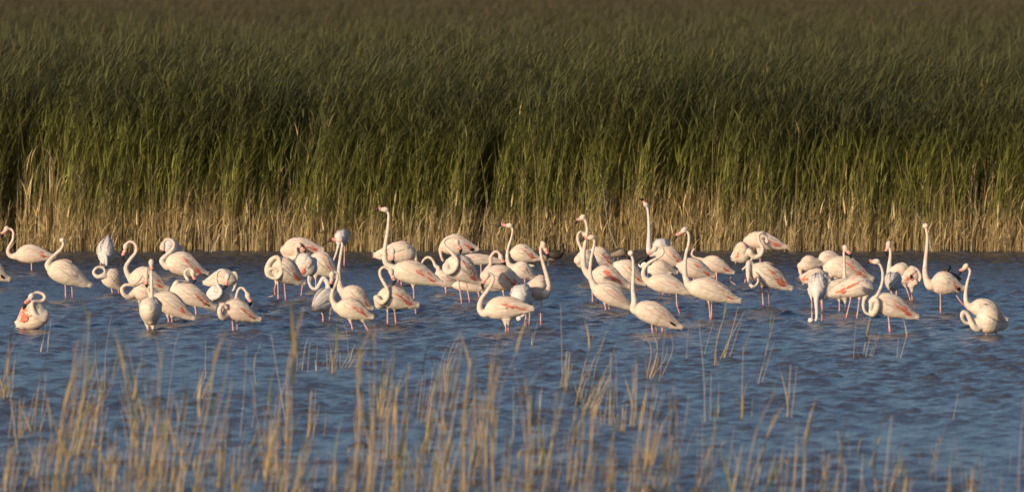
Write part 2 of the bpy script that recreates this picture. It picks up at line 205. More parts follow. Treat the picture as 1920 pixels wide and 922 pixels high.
 (607.8, (1025.0, 542.8), (984.0, 534.0), 46.9, 195, [(1022.0, 551.6, 0.05), (1028.5, 538.4, 0.05), (1025.0, 516.4, 0.02), (1019.1, 495.9), (1014.4, 476.9), (1013.9, 463.7)], (1019.1, 457.8), (1028.5, 484.8), [((1013.9, 560.3), (1013.9, 607.8))], 0, 0, 0, 0, None, 'flamingo facing right with upright neck right of the round blue shaded back'),
 (568.1, (1107.7, 511.9), (1179.1, 530.1), 44.0, 0, [(1107.7, 516.4), (1097.1, 505.8), (1094.0, 490.6), (1095.0, 469.4), (1098.6, 448.1), (1101.0, 429.9), (1098.0, 414.7)], (1092.5, 406.5), (1078.3, 417.7), [((1110.1, 537.7), (1111.4, 567.5)), ((1119.9, 539.2), (1120.5, 564.1))], 6, 0, 0, 0, None, 'flamingo with vivid coral wing band, its raised head highest of the right centre trio'),
 (530.1, (1080.4, 481.5), (1121.4, 493.7), 36.5, 25, [(1084.9, 487.6, 0.08), (1092.5, 480.0, 0.08), (1090.1, 466.3, 0.08), (1084.0, 452.6, 0.08), (1084.0, 439.6, 0.08), (1089.5, 434.4, 0.06)], (1097.1, 439.6, 0.04), None, [((1104.7, 496.7), (1104.7, 530.1))], 0, 0, 0, 0, None, 'flamingo with narrow bent neck at left edge of the right centre cluster'),
 (521.0, (1101.6, 472.4), (1153.3, 490.6), 34.9, 5, [(1104.7, 472.4), (1100.1, 469.4)], None, None, [((1125.9, 490.6), (1125.9, 521.0))], 3, 0, 0, 0, None, 'flamingo body with coral shoulder behind the banded wing bird, right of centre'),
 (584.8, (1112.3, 536.2), (1187.3, 572.6), 38.0, 5, [(1114.4, 536.2), (1107.1, 518.0), (1106.8, 499.7), (1109.2, 481.5), (1113.2, 463.3), (1114.4, 449.6)], (1109.5, 444.1), (1089.5, 449.3), [((1134.4, 566.6), (1135.7, 584.2)), ((1142.0, 566.6), (1142.6, 584.2))], 1, 0, 0, 0, None, 'front flamingo of the right centre trio with straight neck and level bill'),
 (539.2, (1151.8, 493.7), (1211.0, 526.5), 38.0, 0, [(1153.3, 490.6), (1156.3, 496.7)], None, None, [((1180.6, 518.0), (1180.6, 539.2))], 4, 0, 0, 0, None, 'flamingo with white back and coral tail behind a tall vertical neck, right centre'),
 (622.5, (1188.2, 572.6), (1276.9, 606.7), 42.5, 5, [(1189.1, 578.7, 0.03), (1189.1, 563.5, 0.05), (1186.7, 539.2, 0.04), (1187.6, 511.9), (1187.3, 490.6), (1185.5, 481.5)], (1182.4, 473.9), None, [((1220.7, 601.5), (1224.1, 621.8)), ((1229.8, 601.5), (1231.7, 622.5)), ((1240.8, 600.0), (1242.3, 621.2))], 1, 0, 1, 0, None, 'front flamingo right of centre with vertical neck and head turned away'),
 (518.0, (1239.9, 466.3), (1244.4, 463.3), 38.0, 75, [(1220.1, 475.4, 0.15), (1216.2, 466.3, 0.15), (1216.8, 442.0, 0.1), (1216.5, 417.7, 0.1), (1214.6, 393.4, 0.1)], (1211.6, 383.7, 0.1), (1207.4, 378.8, 0.12), [((1244.4, 487.6), (1244.4, 518.0))], 0, 0.5, 0, 1, None, 'flamingo with the highest vertical neck of all, grey shaded back, right of centre'),
 (534.7, (1232.3, 469.4), (1285.4, 493.7), 34.9, 0, [(1235.3, 472.4), (1232.3, 481.5)], None, None, [((1259.6, 499.7), (1259.6, 534.7))], 4, 0, 0, 0, None, 'flamingo with coral streak behind the pink faced swan necked one, right centre'),
 (554.4, (1217.1, 502.8), (1268.7, 505.8), 33.4, 5, [(1220.1, 502.8), (1216.5, 511.9)], None, None, [((1242.9, 524.0), (1243.5, 554.4)), ((1255.0, 524.0), (1256.0, 554.4))], 0, 0, 0, 0, None, 'flamingo body framed between the swan neck and back of its front neighbour'),
 (587.2, (1214.0, 524.0), (1294.5, 542.3), 36.5, 0, [(1220.1, 530.1), (1208.6, 521.0), (1206.7, 507.3), (1215.6, 493.7), (1230.7, 484.5), (1242.0, 477.0), (1243.2, 466.9), (1235.9, 461.8)], (1227.7, 465.7), (1210.4, 483.9), [((1268.1, 545.3), (1269.3, 569.6), (1274.2, 587.2))], 1, 0, 0, 0, None, 'flamingo with swan curved neck and pink face looking down, right of centre'),
 (599.3, (1289.5, 532.5), (1385.3, 557.4), 42.5, 5, [(1291.0, 532.5), (1284.6, 516.4), (1284.3, 495.9), (1286.6, 475.4), (1291.6, 454.9), (1291.0, 437.9)], (1282.8, 430.3), (1262.3, 449.1), [((1328.5, 561.8), (1332.6, 599.3)), ((1334.3, 561.8), (1334.3, 595.5))], 2, 0, 0, 0, None, 'large foremost flamingo right of centre with long neck and black tipped bill left'),
 (545.7, (1272.0, 495.9), (1338.7, 512.0), 38.1, 5, [(1273.4, 495.9), (1270.5, 501.8)], None, None, [((1300.4, 516.4), (1301.0, 545.7))], 3, 0, 0, 0, None, 'flamingo back with coral tail directly behind the large long necked one'),
 (534.0, (1315.9, 487.1), (1375.0, 506.5), 30.7, 5, [(1316.8, 487.1), (1302.7, 482.7), (1296.9, 475.4), (1302.1, 465.2)], None, None, [((1343.7, 510.6), (1343.7, 534.0))], 2, 0, 0, 0, None, 'flamingo with pinkish tail tip left of the pair under the coral tail'),
 (507.6, (1396.4, 446.1), (1473.1, 457.8), 33.7, 0, [(1399.3, 452.0, -0.05), (1402.3, 469.6, -0.1), (1409.6, 485.7, 0.0), (1399.3, 498.8, 0.05), (1391.4, 505.6, 0.05)], None, None, [((1425.1, 478.3), (1425.7, 507.6))], 5, 0, 0, 0, None, 'flamingo by the reeds with pointed vivid coral tail, right of centre'),
 (532.8, (1406.7, 469.6), (1370.6, 478.3), 41.0, 195, [(1405.2, 472.5, 0.1), (1414.0, 481.3, 0.1), (1425.7, 477.8, 0.1), (1430.1, 465.2, 0.1), (1423.4, 452.0, 0.08), (1422.2, 440.3, 0.06), (1430.1, 435.9, 0.04), (1436.8, 443.2)], (1437.4, 453.5), None, [((1380.3, 488.6), (1374.5, 510.6), (1368.6, 525.2), (1376.5, 531.9)), ((1401.7, 487.1), (1396.4, 532.8))], 2, 0, 0, 0, None, 'flamingo facing right with deep S neck, stepping, right of centre'),
 (576.7, (1403.7, 501.8), (1483.4, 534.0), 43.9, 5, [(1405.2, 493.0, 0.02), (1402.9, 507.6, 0.12), (1404.6, 528.1, 0.14), (1412.5, 538.4, 0.16), (1421.3, 530.5, 0.16), (1421.3, 517.9, 0.15), (1414.0, 510.6, 0.14)], None, None, [((1428.6, 535.4), (1431.6, 576.7)), ((1440.3, 535.4), (1441.8, 575.6))], 5, 0, 0, 0, None, 'flamingo with neck folded flat on its chest, standing apart on two straight legs'),
 (534.0, (1499.3, 495.9), (1541.7, 490.1), 29.3, 0, [(1500.7, 498.8), (1501.6, 513.5), (1505.7, 525.2), (1506.6, 542.8)], None, None, [((1519.8, 504.7), (1519.8, 534.0))], 0, 0, 0, 0, None, 'flamingo at the left of the right hand group dipping its neck down'),
 (528.1, (1533.0, 484.2), (1581.3, 484.2), 29.3, 0, [(1535.9, 487.1), (1543.2, 495.9), (1546.7, 506.2)], None, None, [((1557.8, 495.9), (1557.8, 528.1))], 0, 0, 0, 0, None, 'pale rounded flamingo back at the rear of the right hand group'),
 (545.7, (1547.6, 493.0), (1634.6, 516.4), 43.9, 5, [(1549.1, 498.8), (1546.7, 507.6), (1544.7, 516.4)], None, None, [((1557.8, 519.3), (1557.8, 545.7)), ((1566.6, 519.3), (1566.6, 545.7))], 4, 0, 0, 0, None, 'large flamingo in right group with coral flank and long pale tail over the water'),
 (585.2, (1587.1, 536.9), (1550.5, 545.7), 38.1, 185, [(1584.2, 539.8), (1583.6, 519.3), (1583.0, 498.8), (1582.7, 481.3), (1582.2, 472.5)], (1585.4, 464.3), (1597.1, 482.4), [((1574.0, 560.3), (1574.0, 585.2)), ((1585.1, 563.3), (1583.6, 586.1))], 0, 0.55, 0, 0, None, 'flamingo with upright neck facing right among the feeding birds, right group'),
 (575.0, (1554.9, 519.3), (1494.9, 519.3), 32.2, 180, [(1553.5, 522.3), (1557.8, 534.0), (1557.3, 542.8)], None, None, [((1540.3, 531.1), (1540.3, 575.0))], 3, 0, 0, 0, None, 'flamingo with pale pointed tail at left, partly behind the round feeding back'),
 (603.4, (1533.0, 536.9), (1533.0, 525.2), 41.0, 88, [(1531.5, 551.6, 0.22), (1530.6, 569.1, 0.28), (1531.5, 586.7, 0.32), (1530.0, 599.9, 0.34)], (1519.8, 599.9, 0.35), None, [((1522.1, 555.9), (1522.7, 603.4)), ((1541.7, 555.9), (1541.2, 601.3))], 0, 0.5, 0, 1, -28, 'round blue shaded flamingo feeding toward the camera with neck straight down'),
 (596.1, (1639.3, 534.0), (1557.3, 542.8), 39.5, 180, [(1631.1, 542.8), (1622.3, 557.4), (1618.8, 572.0), (1622.9, 585.2), (1634.0, 590.2)], (1639.8, 589.0), None, [((1596.5, 554.5), (1586.5, 596.1)), ((1612.0, 555.9), (1606.7, 596.1))], 4, 0, 0, 0, None, 'flamingo striding to the right with neck dipped low to the water, right group'),
 (622.4, (1629.6, 560.3), (1719.5, 587.3), 43.9, 5, [(1636.9, 586.7, 0.08), (1645.1, 575.0, 0.14), (1642.8, 561.8, 0.16), (1634.6, 566.2, 0.15), (1634.0, 577.9, 0.13), (1642.8, 557.4, 0.1), (1650.1, 542.8, 0.04), (1654.5, 528.1), (1655.1, 510.6), (1651.0, 497.4)], (1643.4, 489.5), (1624.3, 491.2), [((1664.7, 585.2), (1669.1, 622.4)), ((1666.8, 585.2), (1667.4, 618.9))], 5, 0, 0, 0, None, 'front flamingo of the right group with coral tail and head turned left'),
 (560.3, (1669.1, 504.7), (1718.9, 522.3), 38.1, 0, [(1668.5, 510.6), (1667.7, 495.9), (1669.7, 478.3), (1668.5, 466.6)], (1665.6, 457.3), (1661.5, 477.8), [((1680.8, 528.1), (1680.8, 560.3))], 4, 0, 0, 0, None, 'flamingo with short upright white neck and ruffled coral wing, right group'),
 (575.0, (1669.1, 528.1), (1677.9, 528.1), 36.6, 260, [(1672.0, 522.3, -0.15), (1675.0, 528.1, -0.15)], None, None, [((1672.0, 542.8), (1672.0, 575.0))], 1, 0.5, 0, 1, None, 'grey shaded flamingo back tucked between two coral winged birds, right group'),
 (563.9, (1725.6, 510.6), (1687.6, 522.3), 32.2, 200, [(1708.1, 501.8, 0.02), (1718.3, 504.7, 0.04), (1726.2, 516.4, 0.04), (1723.3, 528.1, 0.04)], (1716.9, 529.6, 0.06), (1706.6, 516.4, 0.1), [((1696.9, 534.0), (1701.6, 545.7), (1707.2, 563.9)), ((1710.1, 542.8), (1710.4, 563.9))], 5, 0, 0, 0, None, 'preening flamingo with neck curved down right, beside the tall straight necked bird'),
 (585.2, (1744.7, 528.1), (1806.2, 534.0), 43.9, 0, [(1743.2, 534.0, 0.02), (1735.0, 516.4), (1735.0, 493.0), (1737.3, 469.6), (1739.1, 446.1), (1736.8, 430.0)], (1735.6, 422.7), None, [((1763.1, 545.7), (1763.7, 585.2)), ((1787.1, 542.8), (1798.8, 561.8), (1814.1, 578.5))], 2, 0, 3, 0, None, 'tall flamingo at right with very straight neck, grey crown and black tail, one leg back'),
 (604.3, (1819.3, 569.1), (1887.3, 594.0), 38.1, 5, [(1823.7, 576.4), (1812.9, 569.1), (1810.6, 551.6), (1813.5, 531.1), (1818.2, 513.5), (1817.9, 504.7)], (1810.6, 498.8), (1797.1, 514.1), [((1851.6, 586.7), (1851.6, 604.3))], 2, 0, 0, 0, None, 'flamingo at far right with raised head looking left behind the rearmost curl'),
 (628.9, (1830.5, 595.5), (1888.2, 601.3), 55.6, 25, [(1834.0, 614.5, 0.1), (1825.2, 611.6, 0.14), (1818.8, 598.4, 0.14), (1812.9, 587.3, 0.14), (1805.3, 585.2, 0.14), (1804.1, 595.5, 0.13), (1810.6, 604.3, 0.1), (1820.8, 605.7, 0.08)], (1828.1, 599.9, 0.08), None, [((1849.2, 613.0), (1849.5, 628.9)), ((1867.7, 614.5), (1868.2, 628.3))], 1, 0, 0, 0, None, 'foremost far right flamingo with its neck curled in a low open loop'),
]

# ---------------------------------------------------------------- lake bed, marsh ground, water
def sheet(name, x0, x1, y0, y1, z, m):
    me = mesh_of(name, [(x0, y0, z), (x1, y0, z), (x1, y1, z), (x0, y1, z)], [(0, 1, 2, 3)], [m]); o = link(name, me); o['kind'] = 'structure'; return o
SHORE = 14000 * CAM_H / 522
sheet('lake_bed', -4000, 4000, -300, 9000, -.45, M['mud'])
def marsh():
    xs = np.concatenate([[-4000], np.linspace(-40, 40, 81), [4000]]); ys = [SHORE + 2.5, SHORE + 3.5, SHORE + 6, SHORE + 12, 9000]; zs = [-.44, .01, .06, .12, .15]
    v = [(x, y + (math.sin(x * .9) * .35 if j < 3 else 0), z + (.03 * noise.noise(Vector((x, y, 0))) if j > 1 else 0)) for j, (y, z) in enumerate(zip(ys, zs)) for x in xs]
    n = len(xs); f = [(j * n + i, j * n + i + 1, (j + 1) * n + i + 1, (j + 1) * n + i) for j in range(len(ys) - 1) for i in range(n - 1)]
    o = link('marsh_ground', mesh_of('marsh_ground', v, f, [M['mud']])); o['kind'] = 'structure'
marsh()

def water():
    m = bpy.data.materials.new('lake_water'); m.use_nodes = True; t = m.node_tree; p = t.nodes['Principled BSDF']
    p.inputs['Base Color'].default_value = (.060, .056, .068, 1); p.inputs['Roughness'].default_value = .2; p.inputs['IOR'].default_value = 1.333
    tc = t.nodes.new('ShaderNodeTexCoord'); n = t.nodes.new('ShaderNodeTexNoise'); n.inputs['Scale'].default_value = 13; n.inputs['Detail'].default_value = 3
    b = t.nodes.new('ShaderNodeBump'); b.inputs['Strength'].default_value = 1.0; b.inputs['Distance'].default_value = .02
    t.links.new(tc.outputs['Object'], n.inputs['Vector']); t.links.new(n.outputs['Fac'], b.inputs['Height']); t.links.new(b.outputs[0], p.inputs['Normal'])
    x0, x1, y0, y1 = -11.5, 11.5, 56.0, SHORE + 2.5
    nx, ny = 500, 1150
    xs = np.linspace(x0, x1, nx); ys = np.linspace(y0, y1, ny); X, Y = np.meshgrid(xs, ys); Z = np.zeros_like(X)
    rg = np.random.RandomState(3)
    for i in range(90):
        lam = .17 * (2.8 ** (rg.rand() ** 1.2)); k = 2 * math.pi / lam
        a = R(250) + rg.randn() * R(34)
        amp = WAVE * lam ** .85 * (.5 + rg.rand())
        ph = rg.rand() * 6.28
        Z += amp * np.sin(k * (X * math.cos(a) + Y * math.sin(a)) + ph)
    Z = Z + WAVE * 1.2 * np.maximum(Z / (Z.std() + 1e-9), 0) ** 2 * .3
    # gusts: calmer and rougher patches
    G = sum(np.sin(X * kx + Y * ky + ph) for kx, ky, ph in [(.5, .21, 1), (.27, -.33, 2), (.9, .13, 4), (.15, .6, .5)])
    Z *= 1 + .10 * G
    Z -= Z.mean()
    # rings spreading from wading legs
    for row in FLAMINGOS:
        for lg in row[8]:
            g = ground(lg[-1][0], row[0]); ix = np.abs(xs - g.x) < .7; iy = np.abs(ys - g.y) < .7
            if not ix.any() or not iy.any(): continue
            sl = np.ix_(iy, ix); rr = np.hypot(X[sl] - g.x, Y[sl] - g.y)
            Z[sl] += .006 * np.cos(2 * math.pi * rr / .16) * np.exp(-rr / .2) * (rr > .0)
    edge = np.minimum(np.minimum(X - x0, x1 - X), np.minimum(Y - y0, y1 - Y)) / 1.0
    Z *= np.clip(edge, 0, 1)
    V = np.stack([X, Y, Z], -1).reshape(-1, 3)
    I = np.arange(nx * ny).reshape(ny, nx)
    Fq = np.stack([I[:-1, :-1], I[:-1, 1:], I[1:, 1:], I[1:, :-1]], -1).reshape(-1, 4)
    k = len(V); c = [(-4000, -300), (4000, -300), (4000, SHORE + 30), (-4000, SHORE + 30)]
    V2 = np.array([(a_, b_, 0) for a_, b_ in c]); V = np.concatenate([V, V2])
    g = [I[0, 0], I[0, -1], I[-1, -1], I[-1, 0]]
    me = bpy.data.meshes.new('lake_water')
    me.vertices.add(len(V)); me.vertices.foreach_set('co', V.astype(np.float32).ravel())
    extra = [list(I[0, :]) + [k + 1, k], list(I[:, -1]) + [k + 2, k + 1], list(I[-1, ::-1]) + [k + 3, k + 2], list(I[::-1, 0]) + [k, k + 3]]
    # skirts run the other way round
    extra = [e[::-1] for e in extra]
    loops = np.concatenate([Fq.ravel()] + [np.array(e) for e in extra]); starts = list(range(0, len(Fq) * 4, 4)); s_ = len(Fq) * 4
    for e in extra: starts.append(s_); s_ += len(e)
    me.loops.add(len(loops)); me.loops.foreach_set('vertex_index', loops.astype(np.int32))
    me.polygons.add(len(starts)); me.polygons.foreach_set('loop_start', np.array(starts, dtype=np.int32))
    me.update(calc_edges=True); me.validate()
    me.polygons.foreach_set('use_smooth', [True] * len(me.polygons)); me.materials.append(m)
    o = link('lake_water', me); o['kind'] = 'structure'
WAVE = .0037
water()
# ---------------------------------------------------------------- flamingos
# section table along the torso: x (0 tail tip .. 1 chest), top, bottom, half width (as fractions of the body height)
SEC = np.array([(0, -.06, -.24, .03), (.06, .02, -.29, .08), (.14, .13, -.34, .15), (.25, .26, -.40, .24), (.38, .39, -.46, .33), (.52, .47, -.50, .40),
                (.66, .50, -.50, .42), (.78, .45, -.47, .39), (.88, .33, -.40, .31), (.95, .17, -.30, .2), (1.0, -.02, -.14, .05)])
def torso_pt(x, th, k, L, H):
    x_ = min(1, max(0, x)); tp, bt, hw = (float(np.interp(x_, SEC[:, 0], SEC[:, c])) for c in (1, 2, 3))
    zc, hz = (tp + bt) / 2, (tp - bt) / 2
    e = k if isinstance(k, tuple) else (k, k)
    return Vector(((x - .5) * L, (hw * e[0] * math.sin(th)) * H, (zc + hz * e[1] * math.cos(th)) * H))
def feather(mb, x0, th0, ln, wd, lift, L, H, side, m=0, tilt=0.0, flare=0.0):
    """a lancet feather lying along the flank, base forward, tip towards the tail"""
    n = 5; V = []
    for i in range(n + 1):
        t = i / n; x = x0 - ln * t; wv = wd * math.sin(math.pi * min(1, .12 + .80 * t)) ** .7 * (1 if t < .85 else .45)
        for s_ in (-1, 0, 1):
            V.append(torso_pt(x, side * (th0 + tilt * t + s_ * wv), 1 + lift + flare * t + (.02 if s_ == 0 else -.025), L, H))
    Fq = []
    for i in range(n):
        for j in range(2): Fq.append([i * 3 + j, i * 3 + j + 1, i * 3 + j + 4, i * 3 + j + 3])
    mb.add(V, Fq, m)
def frame(yaw, pitch):
    a = R(yaw); f = Vector((-math.cos(a) * math.cos(pitch), -math.sin(a) * math.cos(pitch), math.sin(pitch)))
    s_ = Vector((0, 0, 1)).cross(f).normalized(); u = f.cross(s_).normalized()
    return f, s_, u
MATS = ['plume', 'face', 'bill', 'black', 'leg', 'legred', 'plume_grey', 'plume_tan', 'plume_blush']
tmp = []
def bird_setup(row):
    foot, C, T, h, yaw, neck, head, bill, legs, pink, Lg, black, tint, pitch, label = row
    Y0 = ground(960, foot).y
    C3, T3 = at(C[0], C[1], Y0), at(T[0], T[1], Y0); mid = (C3 + T3) / 2
    pxm = 1 / (at(961, 461, Y0) - at(960, 461, Y0)).x; H = h / pxm
    dz = C3.z - T3.z; c = max(.3, abs(math.cos(R(yaw))))
    if Lg:
        L = Lg * 1.12; pt = R(pitch) if pitch is not None else math.asin(max(-.6, min(.6, dz / L)))
    else:
        L = math.hypot((C3.x - T3.x) / c, dz); pt = math.asin(max(-.95, min(.95, dz / L)))
    f, s_, u = frame(yaw, pt)
    Mx = Matrix(((f.x, s_.x, u.x, mid.x), (f.y, s_.y, u.y, mid.y), (f.z, s_.z, u.z, mid.z), (0, 0, 0, 1)))
    root = Vector((mid.x, Y0, 0))
    return dict(Y0=Y0, L=L, H=H, M=Mx, root=root, f=f, mid=mid, pxm=pxm, tint=tint, label=label, pink=pink, black=black, neck=neck, head=head, bill=bill, legs=legs)
def plumage_mesh(b):
    """torso, neck, head and thighs, to be fused into one skin"""
    mb = MB(); L, H, Mx, Y0, root = b['L'], b['H'], b['M'], b['Y0'], b['root']
    SEG = 20; xs = [0, .03, .06, .1, .14, .2, .25, .32, .38, .45, .52, .59, .66, .72, .78, .83, .88, .92, .95, .98, 1.0]
    V = [Mx @ torso_pt(x, 2 * math.pi * j / SEG, 1, L, H) for x in xs for j in range(SEG)]; n = len(xs)
    Fq = [[i * SEG + j, i * SEG + (j + 1) % SEG, (i + 1) * SEG + (j + 1) % SEG, (i + 1) * SEG + j] for i in range(n - 1) for j in range(SEG)]
    Fq += [list(range(SEG))[::-1], [(n - 1) * SEG + j for j in range(SEG)]]
    mb.add(V, Fq)
    # neck
    base = Mx @ torso_pt(.86, 0, .0, L, H); base = base + Vector((0, 0, -.02)); nk = b['neck']; k = len(nk)
    yo = (Y0 - base.y)                      # towards camera
    P = [base]
    for i, p in enumerate(nk):
        off = p[2] if len(p) > 2 else yo * (1 - .35 * (i + 1) / k)
        P.append(at(p[0], p[1], Y0 - off))
    hoff = None
    if b['head']:
        p = b['head']; off = p[2] if len(p) > 2 else (Y0 - P[-1].y); H3 = at(p[0], p[1], Y0 - off); P.append(H3)
        if b['bill']: q = b['bill']; B3 = at(q[0], q[1], Y0 - (q[2] if len(q) > 2 else off))
        else: B3 = None
        b['H3'], b['B3'] = H3, B3
    sp = spline(P, 7); D = [0]
    for i in range(1, len(sp)): D.append(D[-1] + (sp[i] - sp[i - 1]).length)
    tot = D[-1]; rad = []
    for d in D:
        t = d / max(tot, .3); r = float(np.interp(t, [0, .08, .2, .45, .8, 1], [.084, .066, .041, .027, .0205, .0185])); rad.append(r * .93 * min(1.1, max(.85, H / .28)))
    mb.tube(sp, rad, 12)
    b['neckpath'] = sp
    if b['head']:
        H3, B3 = b['H3'], b['B3']; prev = sp[-6] if len(sp) > 6 else sp[0]
        if B3 is None: v = Vector((-.05, .12 if b['head'][0] else 0, -.01))   # facing away
        else: v = B3 - H3
        tl = v.length; v = v.normalized()
        nb = (prev - H3); side = nb - v * nb.dot(v); side = side.normalized() if side.length > 1e-4 else Vector((0, 0, -1))
        b['hv'], b['hs'], b['hl'] = v, side, min(max(tl, .13), .20)
        q = [(-.044, .013), (-.03, .026), (-.012, .0355), (.008, .037), (.026, .032), (.042, .025), (.056, .019)]
        mb.tube([H3 + v * a + side * .004 for a, r in q], [r for a, r in q], 12)
    # thighs
    for lg in b['legs']:
        t3 = at(lg[0][0], lg[0][1], Y0); n2 = at(lg[1][0], lg[1][1], Y0)
        up = b['mid'].lerp(t3, .35); up.x = t3.x * .8 + up.x * .2; dn = t3 + (n2 - t3).normalized() * .045
        a = Mx.inverted() @ t3
        mb.tube([up, t3.lerp(up, .35), t3, dn], [.07, .052, .027, .013], 10)
    v = [p - root for p in mb.v]
    me = mesh_of('body', v, mb.f, [], None); o = bpy.data.objects.new('tmp', me); COL.objects.link(o)
    r = o.modifiers.new('r', 'REMESH'); r.mode = 'VOXEL'; r.voxel_size = VOX; r.use_smooth_shade = True
    s2 = o.modifiers.new('s', 'SMOOTH'); s2.factor = .5; s2.iterations = 3
    return o
VOX = .0095
def finish_body(b, me_ev):
    """append bill and legs to the fused plumage: one continuous body mesh"""
    mb = MB(); root = b['root']; Y0 = b['Y0']
    if b['head'] and b['B3'] is not None:
        H3, v, s_, tl = b['H3'], b['hv'], b['hs'], b['hl']
        # the bill: straight base, bulged culmen, then bent down to the black tip
        q = [(.28, 0, .019), (.42, .000, .020), (.55, -.007, .0205), (.66, -.009, .0195), (.80, -.002, .0175), (.92, .010, .013), (1.04, .022, .005)]
        pts = [H3 + v * (tl * a) + s_ * o_ for a, o_, r in q]
        mb.tube(pts, [r * 1.18 for a, o_, r in q], 10, mr=[1, 2, 2, 3, 3, 3, 3], flat=.7)
    rg = random.Random(int(b['root'].x * 1000))
    for li, lg in enumerate(b['legs']):
        pts = [at(p[0], p[1], Y0 + (.05 if li else -.03)) for p in lg]
        last, prev = pts[-1], pts[-2]; d = (last - prev).normalized()
        lifted = last.z > .05 and len(pts) > 2
        if not lifted:
            e = last + d * .15; pts.append(e)
        sp = spline([pts[0]] + pts[1:], 6) if len(pts) > 2 else [pts[0].lerp(pts[-1], i / 8) for i in range(9)]
        n = len(sp); rr = []
        for i in range(n):
            t = i / (n - 1); r = .0084 + .003 * math.exp(-((t - .42) / .08) ** 2); rr.append(r)
        mb.tube(sp, rr, 8, mr=[5 if (b['pink'] == 2 and li == 2) or .36 < i / n < .5 else 4 for i in range(n)])
        if lifted or True:
            f0 = sp[-1] if lifted else last + Vector((0, 0, -.14)); dirv = b['f'].copy(); dirv.z = -.15; dirv.normalize(); sd = Vector((-dirv.y, dirv.x, 0)).normalized()
            V = [f0 + Vector((0, 0, .012)), f0 + dirv * .09 + sd * .045, f0 + dirv * .11, f0 + dirv * .09 - sd * .045, f0 - Vector((0, 0, .006)), f0 - dirv * .02 + Vector((0, 0, .004))]
            mb.add(V, [[0, 1, 2], [0, 2, 3], [4, 2, 1], [4, 3, 2], [0, 5, 1], [0, 3, 5], [4, 1, 5], [4, 5, 3]], 4)
    nv = len(me_ev.vertices); co = np.zeros(nv * 3, dtype=np.float32); me_ev.vertices.foreach_get('co', co); co = co.reshape(-1, 3)
    lt = np.zeros(len(me_ev.loops), dtype=np.int32); me_ev.loops.foreach_get('vertex_index', lt)
    ls = np.zeros(len(me_ev.polygons), dtype=np.int32); me_ev.polygons.foreach_get('loop_start', ls)
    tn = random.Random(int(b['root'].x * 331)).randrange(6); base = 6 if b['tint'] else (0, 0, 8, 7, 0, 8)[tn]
    midx = np.full(len(ls), base, dtype=np.int32)
    if b['head'] and b['B3'] is not None:
        fc = co[lt[ls]]; hp = np.array(b['H3'] + b['hv'] * .035 - root)
        midx[((fc - hp) ** 2).sum(1) < .034 ** 2] = 1
    add_v = np.array([tuple(p - root) for p in mb.v], dtype=np.float32).reshape(-1, 3)
    al = []; as_ = []; s0 = len(lt)
    for f_ in mb.f: as_.append(s0); al += [i + nv for i in f_]; s0 += len(f_)
    me = bpy.data.meshes.new('flamingo_body')
    allv = np.concatenate([co, add_v]); me.vertices.add(len(allv)); me.vertices.foreach_set('co', allv.ravel())
    al = np.concatenate([lt, np.array(al, dtype=np.int32)]); me.loops.add(len(al)); me.loops.foreach_set('vertex_index', al)
    st = np.concatenate([ls, np.array(as_, dtype=np.int32)]); me.polygons.add(len(st)); me.polygons.foreach_set('loop_start', st.astype(np.int32))
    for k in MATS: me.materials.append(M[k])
    me.polygons.foreach_set('material_index', np.concatenate([midx, np.array(mb.m, dtype=np.int32)]).astype(np.int32))
    me.update(calc_edges=True)
    me.polygons.foreach_set('use_smooth', [True] * len(me.polygons)); return me
